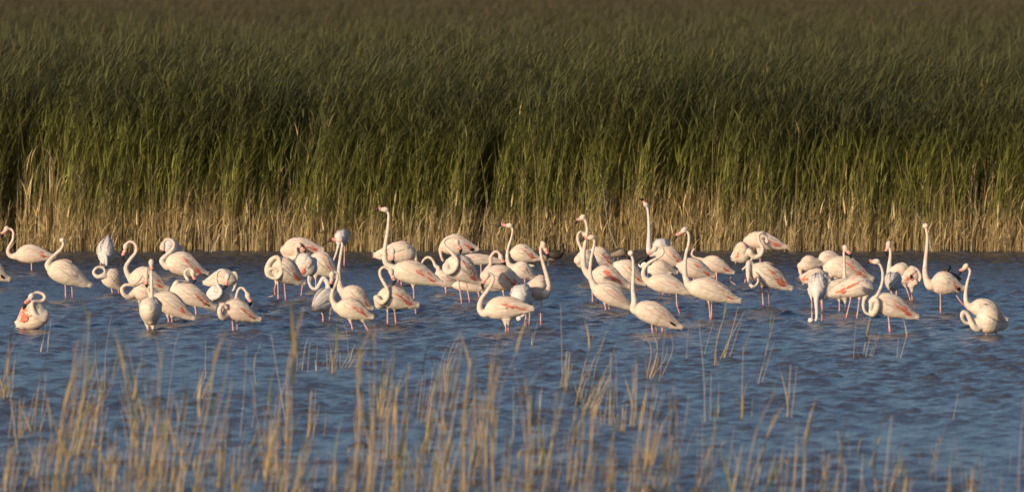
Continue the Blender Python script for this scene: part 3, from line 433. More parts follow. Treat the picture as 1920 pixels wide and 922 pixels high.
def wing_parts(b, root):
    L, H, Mx = b['L'], b['H'], b['M']; rg = random.Random(int(root.location.x * 991) + 5); b['tone'] = rg.randrange(3); g = b['tint']; pk = b['pink']
    for side in (-1, 1):
        mb = MB(); NX, NT = 16, 9; V = []
        lo = lambda x: float(np.interp(x, [.0, .1, .25, .45, .65, .8, .86], [1.3, 1.55, 1.7, 1.72, 1.6, 1.35, 1.0]))
        hi = lambda x: float(np.interp(x, [.0, .1, .5, .75, .86], [.5, .3, .16, .3, .8]))
        for layer in (0, 1):
            for i in range(NX + 1):
                x = -.03 + .89 * i / NX
                for j in range(NT + 1):
                    th = hi(x) + (lo(x) - hi(x)) * j / NT; edge_ = min(1, 5 * min(i / NX, 1 - i / NX) + .25) * min(1, 4 * min(j / NT, 1 - j / NT) + .15)
                    k = 1.0 + (.075 * edge_ if layer == 0 else -.03) + (.012 * math.sin(th * 17 + x * 9) if layer == 0 else 0)
                    p = torso_pt(x, side * th, k, L, H)
                    if x < .06: p.z += .0 ; p.y *= .8
                    V.append(p)
        W = NT + 1; S = (NX + 1) * W; Fq = []
        for i in range(NX):
            for j in range(NT):
                a = i * W + j; Fq.append([a, a + 1, a + W + 1, a + W]); Fq.append([S + a, S + a + W, S + a + W + 1, S + a + 1])
        for i in range(NX):
            for j in (0, NT): a = i * W + j; Fq.append([a, a + W, S + a + W, S + a])
        for j in range(NT):
            for i in (0, NX): a = i * W + j; Fq.append([a, a + 1, S + a + 1, S + a])
        mb.add(V, Fq)
        for k in range(30):                 # overlapping scapulars and coverts
            x0 = .80 - .60 * (k / 34) + rg.uniform(-.04, .04); th = rg.uniform(.35, 1.35)
            feather(mb, x0, th, rg.uniform(.20, .36), rg.uniform(.09, .16), .075 + .022 * (k % 4), L, H, side, (2 if x0 < .5 and th > .8 and k % 2 else (0, 1, 0, 2, 0)[k % 5]), rg.uniform(-.1, .3), .07)
        for k in range(7):                  # long tertials trailing over the tail
            feather(mb, .36 + rg.uniform(-.04, .04), .45 + k * .13, .33 + rg.uniform(0, .09), .11, .11, L, H, side, 0, .35, rg.uniform(.08, .3))
        me = mb.mesh('flamingo_wing', [M['wing_grey'], M['wing_grey'], M['wing_tan']] if g else [M[('wing', 'wing', 'wing_tan')[b['tone']]], M['wing_tan'], M['wing_blush']]); me.transform(Matrix.Translation(-b['root']) @ Mx)
        wg = link('wing', me, root)
        nb = {0: 0, 1: 1, 2: 12, 3: 18, 4: 23, 5: 30, 6: 26, 7: 60}[pk]
        if nb:
            cm = MB()
            for k in range(nb):
                if pk == 1: x0, th = rg.uniform(.45, .65), rg.uniform(1.1, 1.4)
                elif pk == 6: x0, th = .72 - .48 * k / nb, 1.12 + .35 * k / nb + rg.uniform(-.08, .08)
                elif pk == 7: x0, th = rg.uniform(.25, .55), rg.uniform(.2, 1.7)
                elif k % 3 == 0 and pk >= 3: t = rg.random(); x0, th = .66 - .22 * t, 1.1 + .35 * t + rg.uniform(-.06, .06)
                else: x0, th = rg.uniform(.13, .34), rg.uniform(1.0, 1.75)
                feather(cm, x0, th, rg.uniform(.10, .20), rg.uniform(.07, .13) * (.6 if k % 3 == 0 else 1.6), .14 + .012 * (k % 4), L, H, side, 0, rg.uniform(-.05, .25), .03)
            me = cm.mesh('flamingo_coverts', [M['pale_pink' if pk == 1 else 'coral']]); me.transform(Matrix.Translation(-b['root']) @ Mx); link('coral_coverts', me, wg)
        if b['black']:
            fm = MB()
            for k in range(4 + 3 * b['black']):
                feather(fm, .20 + rg.uniform(-.05, .03), 1.45 + k * .05, .2 + .02 * b['black'], .10 + .03 * b['black'], .10 + .006 * k, L, H, side, 0, .25, .15 + .1 * (b['black'] > 1))
            me = fm.mesh('flamingo_primaries', [M['black']]); me.transform(Matrix.Translation(-b['root']) @ Mx); link('flight_feathers', me, wg)
    tm = MB()
    for k in range(9):
        s_ = 1 if k % 2 else -1; feather(tm, .16, .2 + k * .25, .2 + .015 * (k % 3), .3, .03, L, H, s_, 0, 0, .6)
    for k in range(8):
        s_ = 1 if k % 2 else -1; feather(tm, .20, 1.9 + k * .12, .19 + .02 * (k % 3), .22, .04, L, H, s_, 0, .1, .25)
    me = tm.mesh('flamingo_tail', [M['wing']]); me.transform(Matrix.Translation(-b['root']) @ Mx); link('tail', me, root)
    if b['head'] and b['B3'] is not None:
        v, s_ = b['hv'], b['hs']; lat = v.cross(s_).normalized()
        for sg in (-1, 1):
            em = MB(); c = b['H3'] + v * .012 - s_ * .008 + lat * .030 * sg
            em.tube([c - lat * .006 * sg, c, c + lat * .005 * sg], [.002, .0055, .001], 8)
            me = em.mesh('flamingo_eye', [M['eye']]); me.transform(Matrix.Translation(-b['root'])); link('eye', me, root)
BS = [bird_setup(r) for r in FLAMINGOS]
TM = [plumage_mesh(b) for b in BS]
dg = bpy.context.evaluated_depsgraph_get(); dg.update()
EV = [bpy.data.meshes.new_from_object(o.evaluated_get(dg)) for o in TM]
for o in TM: m_ = o.data; bpy.data.objects.remove(o); bpy.data.meshes.remove(m_)
for b, ev in zip(BS, EV):
    r = empty('flamingo', b['root'], b['label'], 'flamingo', 'flock of flamingos wading in the lake')
    me = finish_body(b, ev); bpy.data.meshes.remove(ev); link('body', me, r); wing_parts(b, r)
print('flamingos', len(BS))

# ---------------------------------------------------------------- dark waterbirds
def waterbird(name, cat, label, px, py, facing, L, H, zc, headpt, billpt, mats, neck_r=.022, wingm=None, water=True):
    Y0 = ground(px, py).y; c = ground(px, py); s_ = 1 if facing > 0 else -1
    root = empty(name, (c.x, Y0, 0), label, cat, None)
    f, sd_, u = frame(180 if s_ > 0 else 0, R(6))
    Mx = Matrix(((f.x, sd_.x, u.x, 0), (f.y, sd_.y, u.y, 0), (f.z, sd_.z, u.z, zc), (0, 0, 0, 1)))
    mb = MB(); xs = [0, .06, .14, .25, .38, .52, .66, .78, .88, .95, 1]; SEG = 14
    V = [Mx @ torso_pt(x, 2 * math.pi * j / SEG, 1, L, H) for x in xs for j in range(SEG)]
    mb.add(V, [[i * SEG + j, i * SEG + (j + 1) % SEG, (i + 1) * SEG + (j + 1) % SEG, (i + 1) * SEG + j] for i in range(10) for j in range(SEG)] + [list(range(SEG))[::-1], [10 * SEG + j for j in range(SEG)]])
    hp = Vector((headpt[0] * s_, -.03, headpt[1])); bp = Vector((billpt[0] * s_, -.03, billpt[1]))
    base = Mx @ Vector((L * .40, 0, 0)); sp = spline([base, base.lerp(hp, .55) + Vector((.02 * s_, 0, -.01)), hp], 6)
    mb.tube(sp, [neck_r * (1.7 - .7 * i / (len(sp) - 1)) for i in range(len(sp))], 10, 1)
    v = (bp - hp).normalized(); q = [(-.035, .010), (-.022, .026), (0, .034), (.02, .028), (.035, .014)]
    mb.tube([hp + v * a for a, r in q], [r for a, r in q], 10, 1)
    mb.tube([hp + v * .028, hp + v * .05, bp], [.014, .011, .005], 8, 2, flat=.6)
    if not water:
        for dx in (-.03, .03): mb.tube([Vector((dx, 0, zc - H * .3)), Vector((dx, .02 * (dx > 0), -.1))], [.008, .006], 6, 0)
    link('body', mb.mesh(name + '_body', [M[k] for k in mats]), root)
    for side in (-1, 1):
        wm = MB(); rg = random.Random(4)
        for k in range(14): feather(wm, .78 - .045 * k, .55 + .09 * (k % 7), .34, .22, .06 + .01 * (k % 3), L, H, side, 0, .15, .05)
        me = wm.mesh(name + '_wing', [M[wingm or mats[0]]]); me.transform(Mx); link('wing', me, root)
waterbird('dark_duck', 'duck', 'dark brown duck by the reeds with raised head, facing right, centre of the far water', 1037, 496, 1, .30, .15, .15, (.14, .30), (.19, .20), ['duckbrown', 'duckbrown', 'black'], .022, 'duckbrown', False)
waterbird('dark_duck', 'duck', 'buff bodied duck by the reeds just left of the dark brown duck', 1024, 499, -1, .26, .12, .13, (.13, .17), (.18, .13), ['duckpale', 'duckbrown', 'black'], .02, 'duckbrown', False)
waterbird('dark_duck', 'duck', 'brown and black duck behind white flamingo back, head lowered to the right', 1155, 512, 1, .30, .14, .30, (.17, .22), (.19, .13), ['duckpale', 'duckbrown', 'black'], .022, 'duckbrown', False)
waterbird('dark_duck', 'duck', 'black and white duck framed left of the swan necked flamingo bill', 1211, 524, -1, .22, .13, .22, (-.02, .32), (.04, .28), ['duckwhite', 'black', 'black'], .03, 'black', False)
waterbird('dark_duck', 'duck', 'small black and white duck below the coral flanked flamingo, centre', 994, 503, 1, .20, .09, .06, (-.06, .10), (-.02, .08), ['duckwhite', 'duckbrown', 'black'], .022, 'duckbrown')
waterbird('coot', 'coot', 'black coot with white forehead behind the tall black tailed flamingo, right', 1787, 528, -1, .24, .13, .07, (.06, .20), (.08, .18), ['black', 'black', 'duckwhite'], .022, 'black')
# ---------------------------------------------------------------- reed bed
class Blades:
    """many thin stems and leaves gathered as numpy-friendly lists"""
    def __init__(s): s.v = []; s.f = []; s.h = []; s.r = []; s.m = []
    def stem(s, pts, r0, r1, hmax, rnd, seg=3, m=0):
        k = len(s.v); n = len(pts)
        for i, p in enumerate(pts):
            rr = r0 + (r1 - r0) * i / (n - 1)
            for j in range(seg):
                a = 2 * math.pi * j / seg
                s.v.append((p[0] + rr * math.cos(a), p[1] + rr * math.sin(a), p[2])); s.h.append(p[2] / hmax); s.r.append(rnd)
        for i in range(n - 1):
            for j in range(seg):
                s.f.append((k + i * seg + j, k + i * seg + (j + 1) % seg, k + (i + 1) * seg + (j + 1) % seg, k + (i + 1) * seg + j)); s.m.append(m)
    def leaf(s, p, az, el, length, width, droop, hmax, rnd, n=4, wind=0.0, m=0):
        k = len(s.v); x, y, z = p; dx, dy = math.cos(az), math.sin(az); e = el
        px, py = -dy, dx; st = length / n
        for i in range(n + 1):
            t = i / n; wv = width * (.35 + .65 * math.sin(math.pi * min(1, t * .8 + .25))) * (1 - t ** 3) * .5
            s.v.append((x + px * wv, y + py * wv, z)); s.v.append((x - px * wv, y - py * wv, z + wv * .3)); s.h += [z / hmax] * 2; s.r += [rnd] * 2
            x += dx * math.cos(e) * st + wind * st * t; y += dy * math.cos(e) * st; z += math.sin(e) * st; e -= droop / n
        for i in range(n):
            s.f.append((k + 2 * i, k + 2 * i + 1, k + 2 * i + 3, k + 2 * i + 2)); s.m.append(m)
    def mesh(s, name, mats): return mesh_of(name, s.v, s.f, mats, s.m, True, {'hf': s.h, 'rnd': s.r})

def reed(B, x, y, H, lean, z0=0.0, hmax=2.8, leaves=10, rnd=None, top_only=0.0, plume=.3, dens=1.0):
    rnd = random.random() if rnd is None else rnd
    la = random.gauss(0, .9); lx = lean * H * .15 + math.cos(la) * H * .03 + random.gauss(0, .03) * H; ly = math.sin(la) * H * .03 + random.gauss(0, .04) * H
    P = lambda t: (x + lx * t ** 2.5, y + ly * t ** 2, z0 + H * t - .04 * H * t * t * abs(lean))
    t0 = top_only
    B.stem([P(t0 + (1 - t0) * i / 5) for i in range(6)], .0052, .0018, hmax, rnd)
    for i in range(leaves):
        t = t0 + (1 - t0) * (.12 + .86 * (i + random.random()) / leaves)
        dead = t < .3
        az = random.gauss(.15, .9) if random.random() < .6 else random.uniform(0, 6.28)
        ln = random.uniform(.28, .52) * (.7 if dead else 1) * (1.1 if t > .5 else .9)
        B.leaf(P(t), az, random.uniform(1.05, 1.48) - (.25 if t > .75 else 0) if not dead else random.uniform(.8, 1.45), ln, random.uniform(.010, .019), random.uniform(.1, .7) + (.6 if t > .75 else 0), hmax, rnd if random.random() < .8 else random.random() * .8, 4, .35 * max(0, lean))
    if random.random() < plume:
        p = P(1.0)
        for k in range(7):
            B.leaf((p[0], p[1], p[2] - .03 * k), random.gauss(.1, .5), random.uniform(.6, 1.3), random.uniform(.12, .2), .012, 1.6, hmax, .1 + .5 * random.random(), 3, .4)

bed_src = bpy.data.collections.new('reed_patch_sources')
def src(name, B, mats):
    o = bpy.data.objects.new(name, B.mesh(name, mats)); bed_src.objects.link(o)
random.seed(11)
NV = 8                                     # 0-7 front patches (0.7 m), 8-11 fringe, 12-17 far tops
for k in range(8):
    B = Blades()
    for i in range(64):
        x, y = random.uniform(-.45, .45), random.uniform(-.45, .45)
        H = random.gauss(2.5, .27) if random.random() < .72 else random.uniform(1.2, 2.4)
        reed(B, x, y, H, random.gauss(.8, .4), leaves=14 if H > 2 else 9, plume=.15, rnd=random.random() * .86)
    for i in range(26):                    # straight dead stalks standing among the green
        x, y = random.uniform(-.45, .45), random.uniform(-.45, .45)
        reed(B, x, y, random.uniform(1.0, 2.5), random.gauss(.1, .3), leaves=2, plume=0, rnd=random.uniform(.93, 1))
    for i in range(30):                    # dead undergrowth
        x, y = random.uniform(-.45, .45), random.uniform(-.45, .45)
        reed(B, x, y, random.uniform(.3, .95), random.gauss(0, .8), leaves=2, plume=0, rnd=random.uniform(.6, 1))
    src('a%02d' % k, B, [M['reed']])
for k in range(4):
    B = Blades()
    for i in range(60):
        x, y = random.uniform(-.5, .5), random.uniform(-.3, .3)
        reed(B, x, y, abs(random.gauss(.52, .26)) + .1, random.gauss(.1, .45), leaves=1, plume=0, hmax=1.2)
    src('b%02d' % k, B, [M['reedfringe']])
for k in range(8):
    B = Blades()
    for i in range(230):
        x, y = random.uniform(-1.1, 1.1), random.uniform(-1.1, 1.1)
        reed(B, x, y, random.gauss(2.5, .2), random.gauss(1.1, .45), leaves=7, plume=.22, top_only=.55, hmax=2.8)
    src('c%02d' % k, B, [M['reedfar' if k < 4 else 'reedplume']])

VOIDS = [(-3.75, .36, 1.5), (-.38, .34, 1.5), (-7.85, .32, 1.6), (-7.1, .3, .8), (2.5, .24, 1.0), (5.6, .22, 1.0), (7.4, .22, 1.0), (10.2, .6, 2)]
pts = []; idx = []; rot = []; scl = []
def put(x, y, z, i, r, s): pts.append((x, y, z)); idx.append(i); rot.append((0, 0, r)); scl.append(s)
edge_y = lambda x: SHORE + .25 * noise.noise(Vector((x * .35, 3, 0))) + .12 * noise.noise(Vector((x * 1.4, 9, 0))) + .25
random.seed(5)
y = .35
for row in range(15):
    d = .35 + row * .52
    x = -14.0 + random.random()
    while x < 14.0:
        e = edge_y(x)
        if not any(abs(x - vx) < vw and d < vd for vx, vw, vd in VOIDS):
            hs = 1 + .17 * noise.noise(Vector((x * .22, d * .3, 0))) - .006 * row + .05 * noise.noise(Vector((x * .9, d, 5))) 
            put(x, e + d + random.uniform(-.15, .15), 0, random.randrange(8), random.uniform(-.5, .5), (1, 1, hs * (.86 if row == 0 else .94 if row == 1 else 1.0)))
        x += random.uniform(.42, .62)
for row in range(3):
    x = -14.0
    while x < 14.0:
        if not any(abs(x - vx) < vw * .6 for vx, vw, vd in VOIDS) or row == 0:
            hs = .95 + .75 * noise.noise(Vector((x * .6, row, 8)))
            put(x, edge_y(x) + row * .22 + random.uniform(-.08, .08), -.03, 8 + random.randrange(4), random.uniform(-.3, .3), (1, 1, hs * (.75 + .22 * row)))
        x += random.uniform(.45, .7)
y = SHORE + 8.5
while y < 590:
    hw = y * .075 + 5
    x = -hw + random.random()
    st = 1.5 if y < 200 else 1.9
    while x < hw:
        hs = 1.04 + .13 * noise.noise(Vector((x * .08, y * .03, 2))) + .06 * noise.noise(Vector((x * .4, y * .15, 4)))
        put(x, y + random.uniform(-.5, .5), .05, 12 + (random.randrange(4) if random.random() > (y - 135) / 170 + .5 * noise.noise(Vector((x * .12, y * .05, 7))) else 4 + random.randrange(4)), random.uniform(-.5, .5), (1, 1, hs))
        x += st * random.uniform(.8, 1.15)
    y += st * (1.0 if y < 180 else 1.3)
me = bpy.data.meshes.new('reed_bed'); me.from_pydata(pts, [], [])
a = me.attributes.new('idx', 'INT', 'POINT'); a.data.foreach_set('value', idx)
a = me.attributes.new('rot', 'FLOAT_VECTOR', 'POINT'); a.data.foreach_set('vector', np.array(rot, dtype=np.float32).ravel())
a = me.attributes.new('scl', 'FLOAT_VECTOR', 'POINT'); a.data.foreach_set('vector', np.array(scl, dtype=np.float32).ravel())
bed = link('reed_bed', me); bed['kind'] = 'stuff'; bed['label'] = 'tall dense green reed bed with tan dead bases along the far shore'; bed['category'] = 'reeds'
ng = bpy.data.node_groups.new('scatter_reeds', 'GeometryNodeTree')
ng.interface.new_socket('Geometry', in_out='INPUT', socket_type='NodeSocketGeometry'); ng.interface.new_socket('Geometry', in_out='OUTPUT', socket_type='NodeSocketGeometry')
gi = ng.nodes.new('NodeGroupInput'); go = ng.nodes.new('NodeGroupOutput'); ip = ng.nodes.new('GeometryNodeInstanceOnPoints')
ci = ng.nodes.new('GeometryNodeCollectionInfo'); ci.inputs['Collection'].default_value = bed_src; ci.inputs['Separate Children'].default_value = True; ci.inputs['Reset Children'].default_value = True
def na(name, typ):
    n = ng.nodes.new('GeometryNodeInputNamedAttribute'); n.data_type = typ; n.inputs[0].default_value = name; return n.outputs[0]
ng.links.new(gi.outputs[0], ip.inputs['Points']); ng.links.new(ci.outputs[0], ip.inputs['Instance']); ip.inputs['Pick Instance'].default_value = True
ng.links.new(na('idx', 'INT'), ip.inputs['Instance Index']); ng.links.new(na('rot', 'FLOAT_VECTOR'), ip.inputs['Rotation']); ng.links.new(na('scl', 'FLOAT_VECTOR'), ip.inputs['Scale'])
ng.links.new(ip.outputs[0], go.inputs[0])
md = bed.modifiers.new('scatter', 'NODES'); md.node_group = ng
print('reed patches', len(pts))
# ---------------------------------------------------------------- reeds standing in the near water
random.seed(21)
LEAF = []
for k in range(8):
    B = Blades(); B.leaf((0, 0, 0), 0, random.uniform(1.3, 1.52), 1.0, .036, random.uniform(.05, .5), 1.0, .1 + .1 * k, 6, .2)
    LEAF.append([B.mesh('reed_leaf', [M[c]]) for c in ('goldleaf', 'greenleaf', 'greystem')])
def add_stem(root, pts, r0, kind, nleaf, parent_loc):
    rnd = random.random()
    sp = spline(pts, 4) if len(pts) > 2 else [Vector(pts[0]).lerp(Vector(pts[1]), i / 6) + Vector((.006 * math.sin(i * 1.7 + rnd * 9), 0, 0)) for i in range(7)]
    B = Blades(); B.stem([p - parent_loc for p in sp], r0, r0 * .35, max(.3, sp[-1].z), rnd, 5)
    st = link('stem', B.mesh('reed_stem', [M['greystem' if kind == 'bare' else 'goldstem']]), root)
    n = len(sp)
    for i in range(nleaf):
        t = (.10 + .88 * (i + random.random()) / nleaf) * (n - 1); a = int(t); p = sp[a].lerp(sp[min(a + 1, n - 1)], t - a)
        if kind == 'green': c = 1 if random.random() < .6 else 0
        elif kind == 'bare': c = 2
        else: c = 0 if random.random() < .62 else 1
        lf = link('leaf', LEAF[random.randrange(8)][c], st, p - parent_loc)
        ln = random.uniform(.2, .42) * (1.2 if kind != 'bare' else .6)
        lf.rotation_euler = (random.gauss(0, .10), random.gauss(0, .09), random.choice([0, 0, 0, 1]) * math.pi + random.gauss(0, .6)); lf.scale = (ln, ln * random.uniform(.8, 1.5), ln)
def clump(row, label, group):
    """row: list of stems, each (kind, [(px,py),...]) traced base to tip"""
    bx = sum(s[1][0][0] for s in row) / len(row); by = max(s[1][0][1] for s in row)
    g = ground(bx, by); root = empty('reed_clump', g, label, 'reeds', group)
    for kind, pp in row:
        base = ground(*pp[0]); pts = [at(x + (random.uniform(-3, 3) if 0 < i else 0), y, base.y + .03 * i * random.uniform(-1, 1)) for i, (x, y) in enumerate(pp)]
        dn = pts[0] - (pts[1] - pts[0]).normalized() * .12
        Hh = pts[-1].z
        add_stem(root, [dn] + pts, .0075 if kind != 'bare' else .0055, kind, (2 + int(Hh * 5)) if kind != 'bare' else 2, g)
        for e in range(EXTRA[kind] if bx < 1260 else EXTRA[kind] // 6):  # slimmer companions springing from the same root
            ox = random.gauss(0, .055); oy = random.uniform(-.15, .15); sc_ = random.uniform(.55, 1.08); lx = random.gauss(.01, .03)
            add_stem(root, [dn + Vector((ox, oy, 0)), pts[0] + Vector((ox, oy, 0))] + [pts[0] + Vector((ox, oy, 0)) + (p - pts[0]) * sc_ + Vector((lx * i, 0, 0)) for i, p in enumerate(pts) if i], .005, kind, int(Hh * 1.8 * sc_) if kind != 'bare' else 1, g)
EXTRA = {'gold': 6, 'green': 5, 'bare': 0}
S = []
def J(kind, *pp): S.append((kind, [(x / 3, 620 + y / 3) for x, y in pp]))
def K(kind, *pp): S.append((kind, [(640 + x / 3, 620 + y / 3) for x, y in pp]))
def L_(kind, *pp): S.append((kind, [(1280 + x / 3, 620 + y / 3) for x, y in pp]))
J('bare', (100, 700), (70, 400), (45, 220), (80, 90), (130, 15)); J('gold', (105, 600), (120, 380)); J('gold', (20, 380), (45, 230), (60, 60)); J('gold', (210, 820), (225, 590)); J('green', (195, 570), (235, 260))
J('gold', (300, 980), (350, 500), (380, 350), (440, 60)); J('gold', (360, 980), (420, 600), (470, 300), (510, -110)); J('green', (415, 700), (480, 350), (545, 160)); J('gold', (505, 800), (540, 520), (575, 250)); J('gold', (575, 920), (630, 650))
J('bare', (560, 350), (545, 180), (535, 60)); J('bare', (590, 330), (600, 150), (630, -90)); J('gold', (710, 950), (740, 560), (700, 300), (690, 140)); J('gold', (770, 780), (770, 440), (730, 100)); J('gold', (830, 980), (880, 500), (915, 80)); J('green', (860, 760), (930, 510))
J('green', (960, 900), (990, 600), (1035, 360)); J('bare', (935, 480), (985, 80)); J('gold', (1010, 990), (1060, 560)); J('gold', (1090, 980), (1130, 650), (1180, 330), (1210, 100)); J('bare', (1155, 260), (1160, 50)); J('green', (1130, 380), (1200, 210))
J('gold', (1230, 880), (1260, 500)); J('bare', (1350, 600), (1375, 350), (1390, 80)); J('bare', (1415, 550), (1435, 400)); J('green', (1390, 740), (1460, 560)); J('gold', (1505, 850), (1525, 600), (1515, 400)); J('gold', (1560, 820), (1540, 500))
J('gold', (1575, 970), (1620, 600), (1610, 200), (1665, 0), (1690, -120)); J('bare', (1605, 500), (1520, 20)); J('gold', (1635, 980), (1690, 700)); J('gold', (1735, 600), (1750, 330)); J('green', (1680, 900), (1760, 600)); J('gold', (1880, 900), (1890, 700))
for x, a, c in ((1670, 230, 120), (1700, 220, 90), (1730, 235, 40), (1780, 225, 60), (1810, 220, 170), (1840, 215, 100)): J('bare', (x, a), (x + 6, c))
J('gold', (1880, 230), (1900, 60)); J('bare', (230, 120), (250, -20)); J('bare', (265, 122), (285, -60)); J('bare', (1440, 300), (1435, 190), (1470, 60)); J('gold', (30, 900), (60, 640)); J('gold', (640, 900), (650, 560)); J('gold', (1330, 930), (1345, 640))
K('gold', (75, 980), (110, 500), (100, 200), (160, 0)); K('gold', (140, 980), (180, 400), (190, -40)); K('gold', (205, 480), (240, 160)); K('green', (255, 720), (262, 400), (300, 290)); K('gold', (310, 950), (345, 600), (385, 190)); K('gold', (425, 520), (458, 200))
K('green', (465, 680), (520, 280)); K('gold', (510, 1000), (580, 600), (640, 250), (690, 0)); K('green', (580, 350), (600, 150), (650, 40)); K('gold', (690, 960), (695, 500), (730, 180)); K('green', (740, 760), (760, 160)); K('gold', (770, 650), (800, 360))
K('gold', (850, 980), (850, 400), (880, 200), (915, 60)); K('gold', (930, 980), (945, 640)); K('gold', (1035, 940), (1065, 560), (1030, 240)); K('green', (1120, 760), (1140, 500)); K('gold', (1125, 960), (1185, 560), (1195, 340)); K('bare', (1112, 500), (1135, 310))
K('bare', (1245, 330), (1240, -150)); K('gold', (1268, 335), (1285, 120)); K('green', (1320, 420), (1370, 200), (1425, 20)); K('gold', (1375, 960), (1400, 560), (1390, 310)); K('gold', (1395, 450), (1480, 250)); K('green', (1508, 530), (1520, 120)); K('green', (1275, 860), (1310, 600), (1380, 450))
K('gold', (1645, 960), (1640, 640)); K('green', (1655, 540), (1670, 180)); K('gold', (1690, 970), (1730, 500), (1765, 280)); K('bare', (1755, 450), (1790, 300), (1830, -30)); K('gold', (1735, 260), (1775, 110), (1750, 0)); K('green', (1735, 760), (1780, 500)); K('gold', (1815, 900), (1850, 620), (1845, 340))
K('bare', (1075, 80), (1100, -60)); K('bare', (970, 600), (975, 300)); K('gold', (600, 980), (600, 620)); K('gold', (1500, 940), (1530, 640)); K('gold', (20, 940), (60, 700)); K('gold', (1570, 560), (1590, 420)); K('gold', (430, 900), (420, 640)); K('bare', (45, 180), (35, 0)); K('gold', (40, 210), (95, 100))
L_('bare', (20, 155), (40, -20)); L_('bare', (125, 510), (110, 250), (85, -60)); L_('bare', (120, 135), (185, -70)); L_('gold', (180, 190), (200, 60), (240, -130)); L_('gold', (235, 155), (310, -140)); L_('green', (330, 490), (345, 80)); L_('bare', (390, 485), (400, 380))
L_('gold', (425, 300), (470, 120), (520, -80)); L_('gold', (588, 490), (602, 190)); L_('bare', (155, 505), (160, 230)); L_('bare', (198, 485), (210, 300)); L_('bare', (960, 155), (978, -30)); L_('gold', (1010, 155), (1060, -60)); L_('bare', (1065, 145), (1115, 0))
L_('bare', (1205, 155), (1215, 40)); L_('bare', (1225, 150), (1275, 0)); L_('bare', (1520, 505), (1555, 350)); L_('gold', (125, 880), (185, 540)); L_('bare', (255, 800), (290, 530)); L_('green', (340, 990), (400, 600), (510, 340)); L_('gold', (395, 990), (450, 700), (520, 430))
L_('gold', (455, 950), (515, 700)); L_('gold', (525, 980), (575, 660)); L_('gold', (615, 980), (640, 640)); L_('gold', (675, 980), (690, 660), (680, 560)); L_('gold', (775, 970), (830, 700)); L_('gold', (845, 980), (885, 700), (870, 560)); L_('bare', (1000, 930), (1015, 690))
L_('gold', (1060, 760), (1110, 600)); L_('gold', (1095, 960), (1080, 780)); L_('bare', (1125, 980), (1160, 650), (1172, 470)); L_('gold', (1245, 940), (1268, 820)); L_('gold', (1495, 950), (1508, 750)); L_('gold', (1625, 960), (1632, 760)); L_('bare', (1885, 1000), (1900, 650), (1918, 370))
L_('gold', (1160, 940), (1200, 760)); L_('gold', (40, 980), (90, 830)); L_('gold', (270, 960), (340, 640))
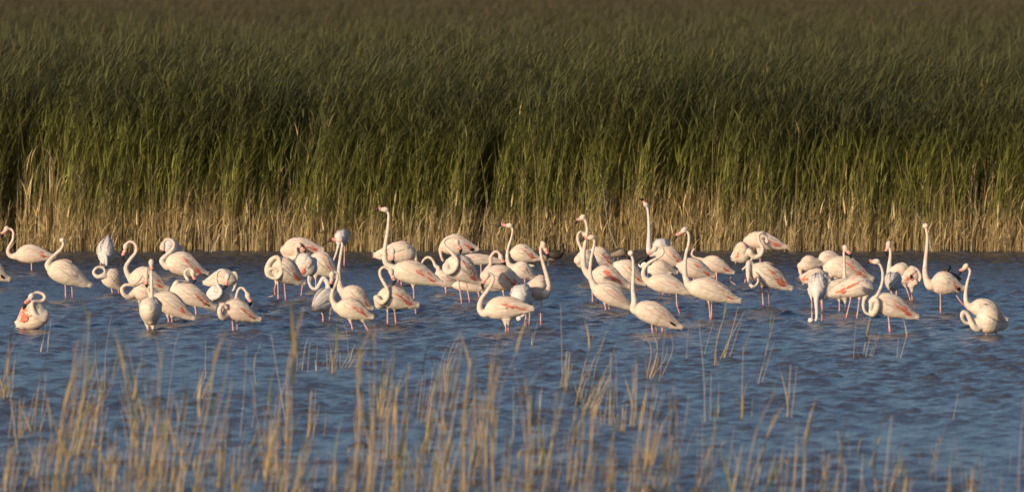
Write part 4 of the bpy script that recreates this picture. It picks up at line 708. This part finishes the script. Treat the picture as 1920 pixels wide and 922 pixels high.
# neighbours whose bases stand close together make one clump
S.sort(key=lambda s: s[1][0][0]); rows = []
for s in S:
    bx, by = s[1][0]
    for c in rows:
        if abs(c[-1][1][0][0] - bx) < 26 and abs(c[-1][1][0][1] - by) < 45 and len(c) < 4: c.append(s); break
    else: rows.append([s])
ORD = ['first', 'second', 'third', 'fourth', 'fifth', 'sixth', 'seventh', 'eighth', 'ninth', 'tenth']
def nth(n): return ORD[n - 1] if n <= 10 else '%d%s' % (n, {1: 'st', 2: 'nd', 3: 'rd'}.get(n % 10, 'th') if n not in (11, 12, 13) else 'th')
zones = {}
def zone(c):
    y = max(s[1][0][1] for s in c); return 0 if y > 885 else 1 if y > 780 else 2
for z in (0, 1, 2):
    zs = sorted([c for c in rows if zone(c) == z], key=lambda c: c[0][1][0][0])
    for i, c in enumerate(zs):
        kinds = [s[0] for s in c]; hgt = max(s[1][0][1] - s[1][-1][1] for s in c); y = max(s[1][0][1] for s in c)
        look = 'bare' if all(k == 'bare' for k in kinds) else 'green' if 'green' in kinds else 'golden'
        size = 'tall' if hgt > 230 else 'short' if hgt < 100 else 'medium'
        lean = c[0][1][-1][0] - c[0][1][0][0]; ln = 'leaning right' if lean > 18 else 'leaning left' if lean < -8 else 'upright'
        where = ('rooted at the bottom edge', 'in the near water', 'below the flock')[z]
        clump(c, '%s %s reeds %s, %s, %s from the left' % (size, look, ln, where, nth(i + 1)), ('reeds rooted at the bottom edge', 'reeds in the near water', 'thin reeds below the flock')[z])
print('clumps', len(rows), 'stems', len(S))

# low broken stalks and sprouts in front: nobody could count them
B = Blades(); random.seed(77)
for i in range(1300):
    px = random.uniform(-60, 1980); dens = .55 + .45 * math.sin(px / 97) * math.sin(px / 41 + 1)
    if px > 1350: dens *= .2
    if random.random() > dens + .15: continue
    g = ground(px, 845 + 150 * random.random() ** .7); H = abs(random.gauss(.10, .14)) + .04; rnd = random.random(); lx = random.gauss(.02, .04) * H * 4
    B.stem([(g.x, g.y, -.1), (g.x + lx * .5, g.y, H * .5), (g.x + lx, g.y, H)], .0032, .0015, .8, rnd)
    if random.random() < .6: B.leaf((g.x + lx * .5, g.y, H * .5), random.gauss(0, 1), random.uniform(.3, 1.3), random.uniform(.08, .25), .012, 1.2, .8, random.random(), 3, .2, 1 if random.random() < .8 else 2)
o = link('reed_stubble', B.mesh('reed_stubble', [M['goldstem'], M['goldleaf'], M['greenleaf']])); o['kind'] = 'stuff'; o['label'] = 'low broken reed stubble and sprouts along the bottom edge'; o['category'] = 'reeds'

# a few distinct dead reeds leaning out of the far bed
def dead_reed(pp, label, foot=474):
    Y = ground(pp[0][0], foot).y - .1; base = at(pp[0][0], pp[0][1], Y); root = empty('dead_reed', (base.x, Y, 0), label, 'reed', 'pale dead reeds leaning out of the far reed bed')
    pts = [at(x, y, Y - .02 * i) for i, (x, y) in enumerate(pp)]
    add_stem(root, pts, .008, 'bare', 3, Vector((base.x, Y, 0)))
dead_reed([(1748, 474), (1736, 430), (1712, 390)], 'pale bent dead reed behind the tall straight necked flamingo at right')
dead_reed([(395, 474), (420, 430), (455, 405)], 'pale dead reed lying aslant above the bowed flamingos, left third')
dead_reed([(1160, 474), (1140, 420), (1130, 345)], 'long pale dead reed leaning left above the right centre trio')
dead_reed([(1395, 474), (1455, 430), (1475, 370)], 'pale dead reed leaning right behind the vivid coral tailed flamingo')
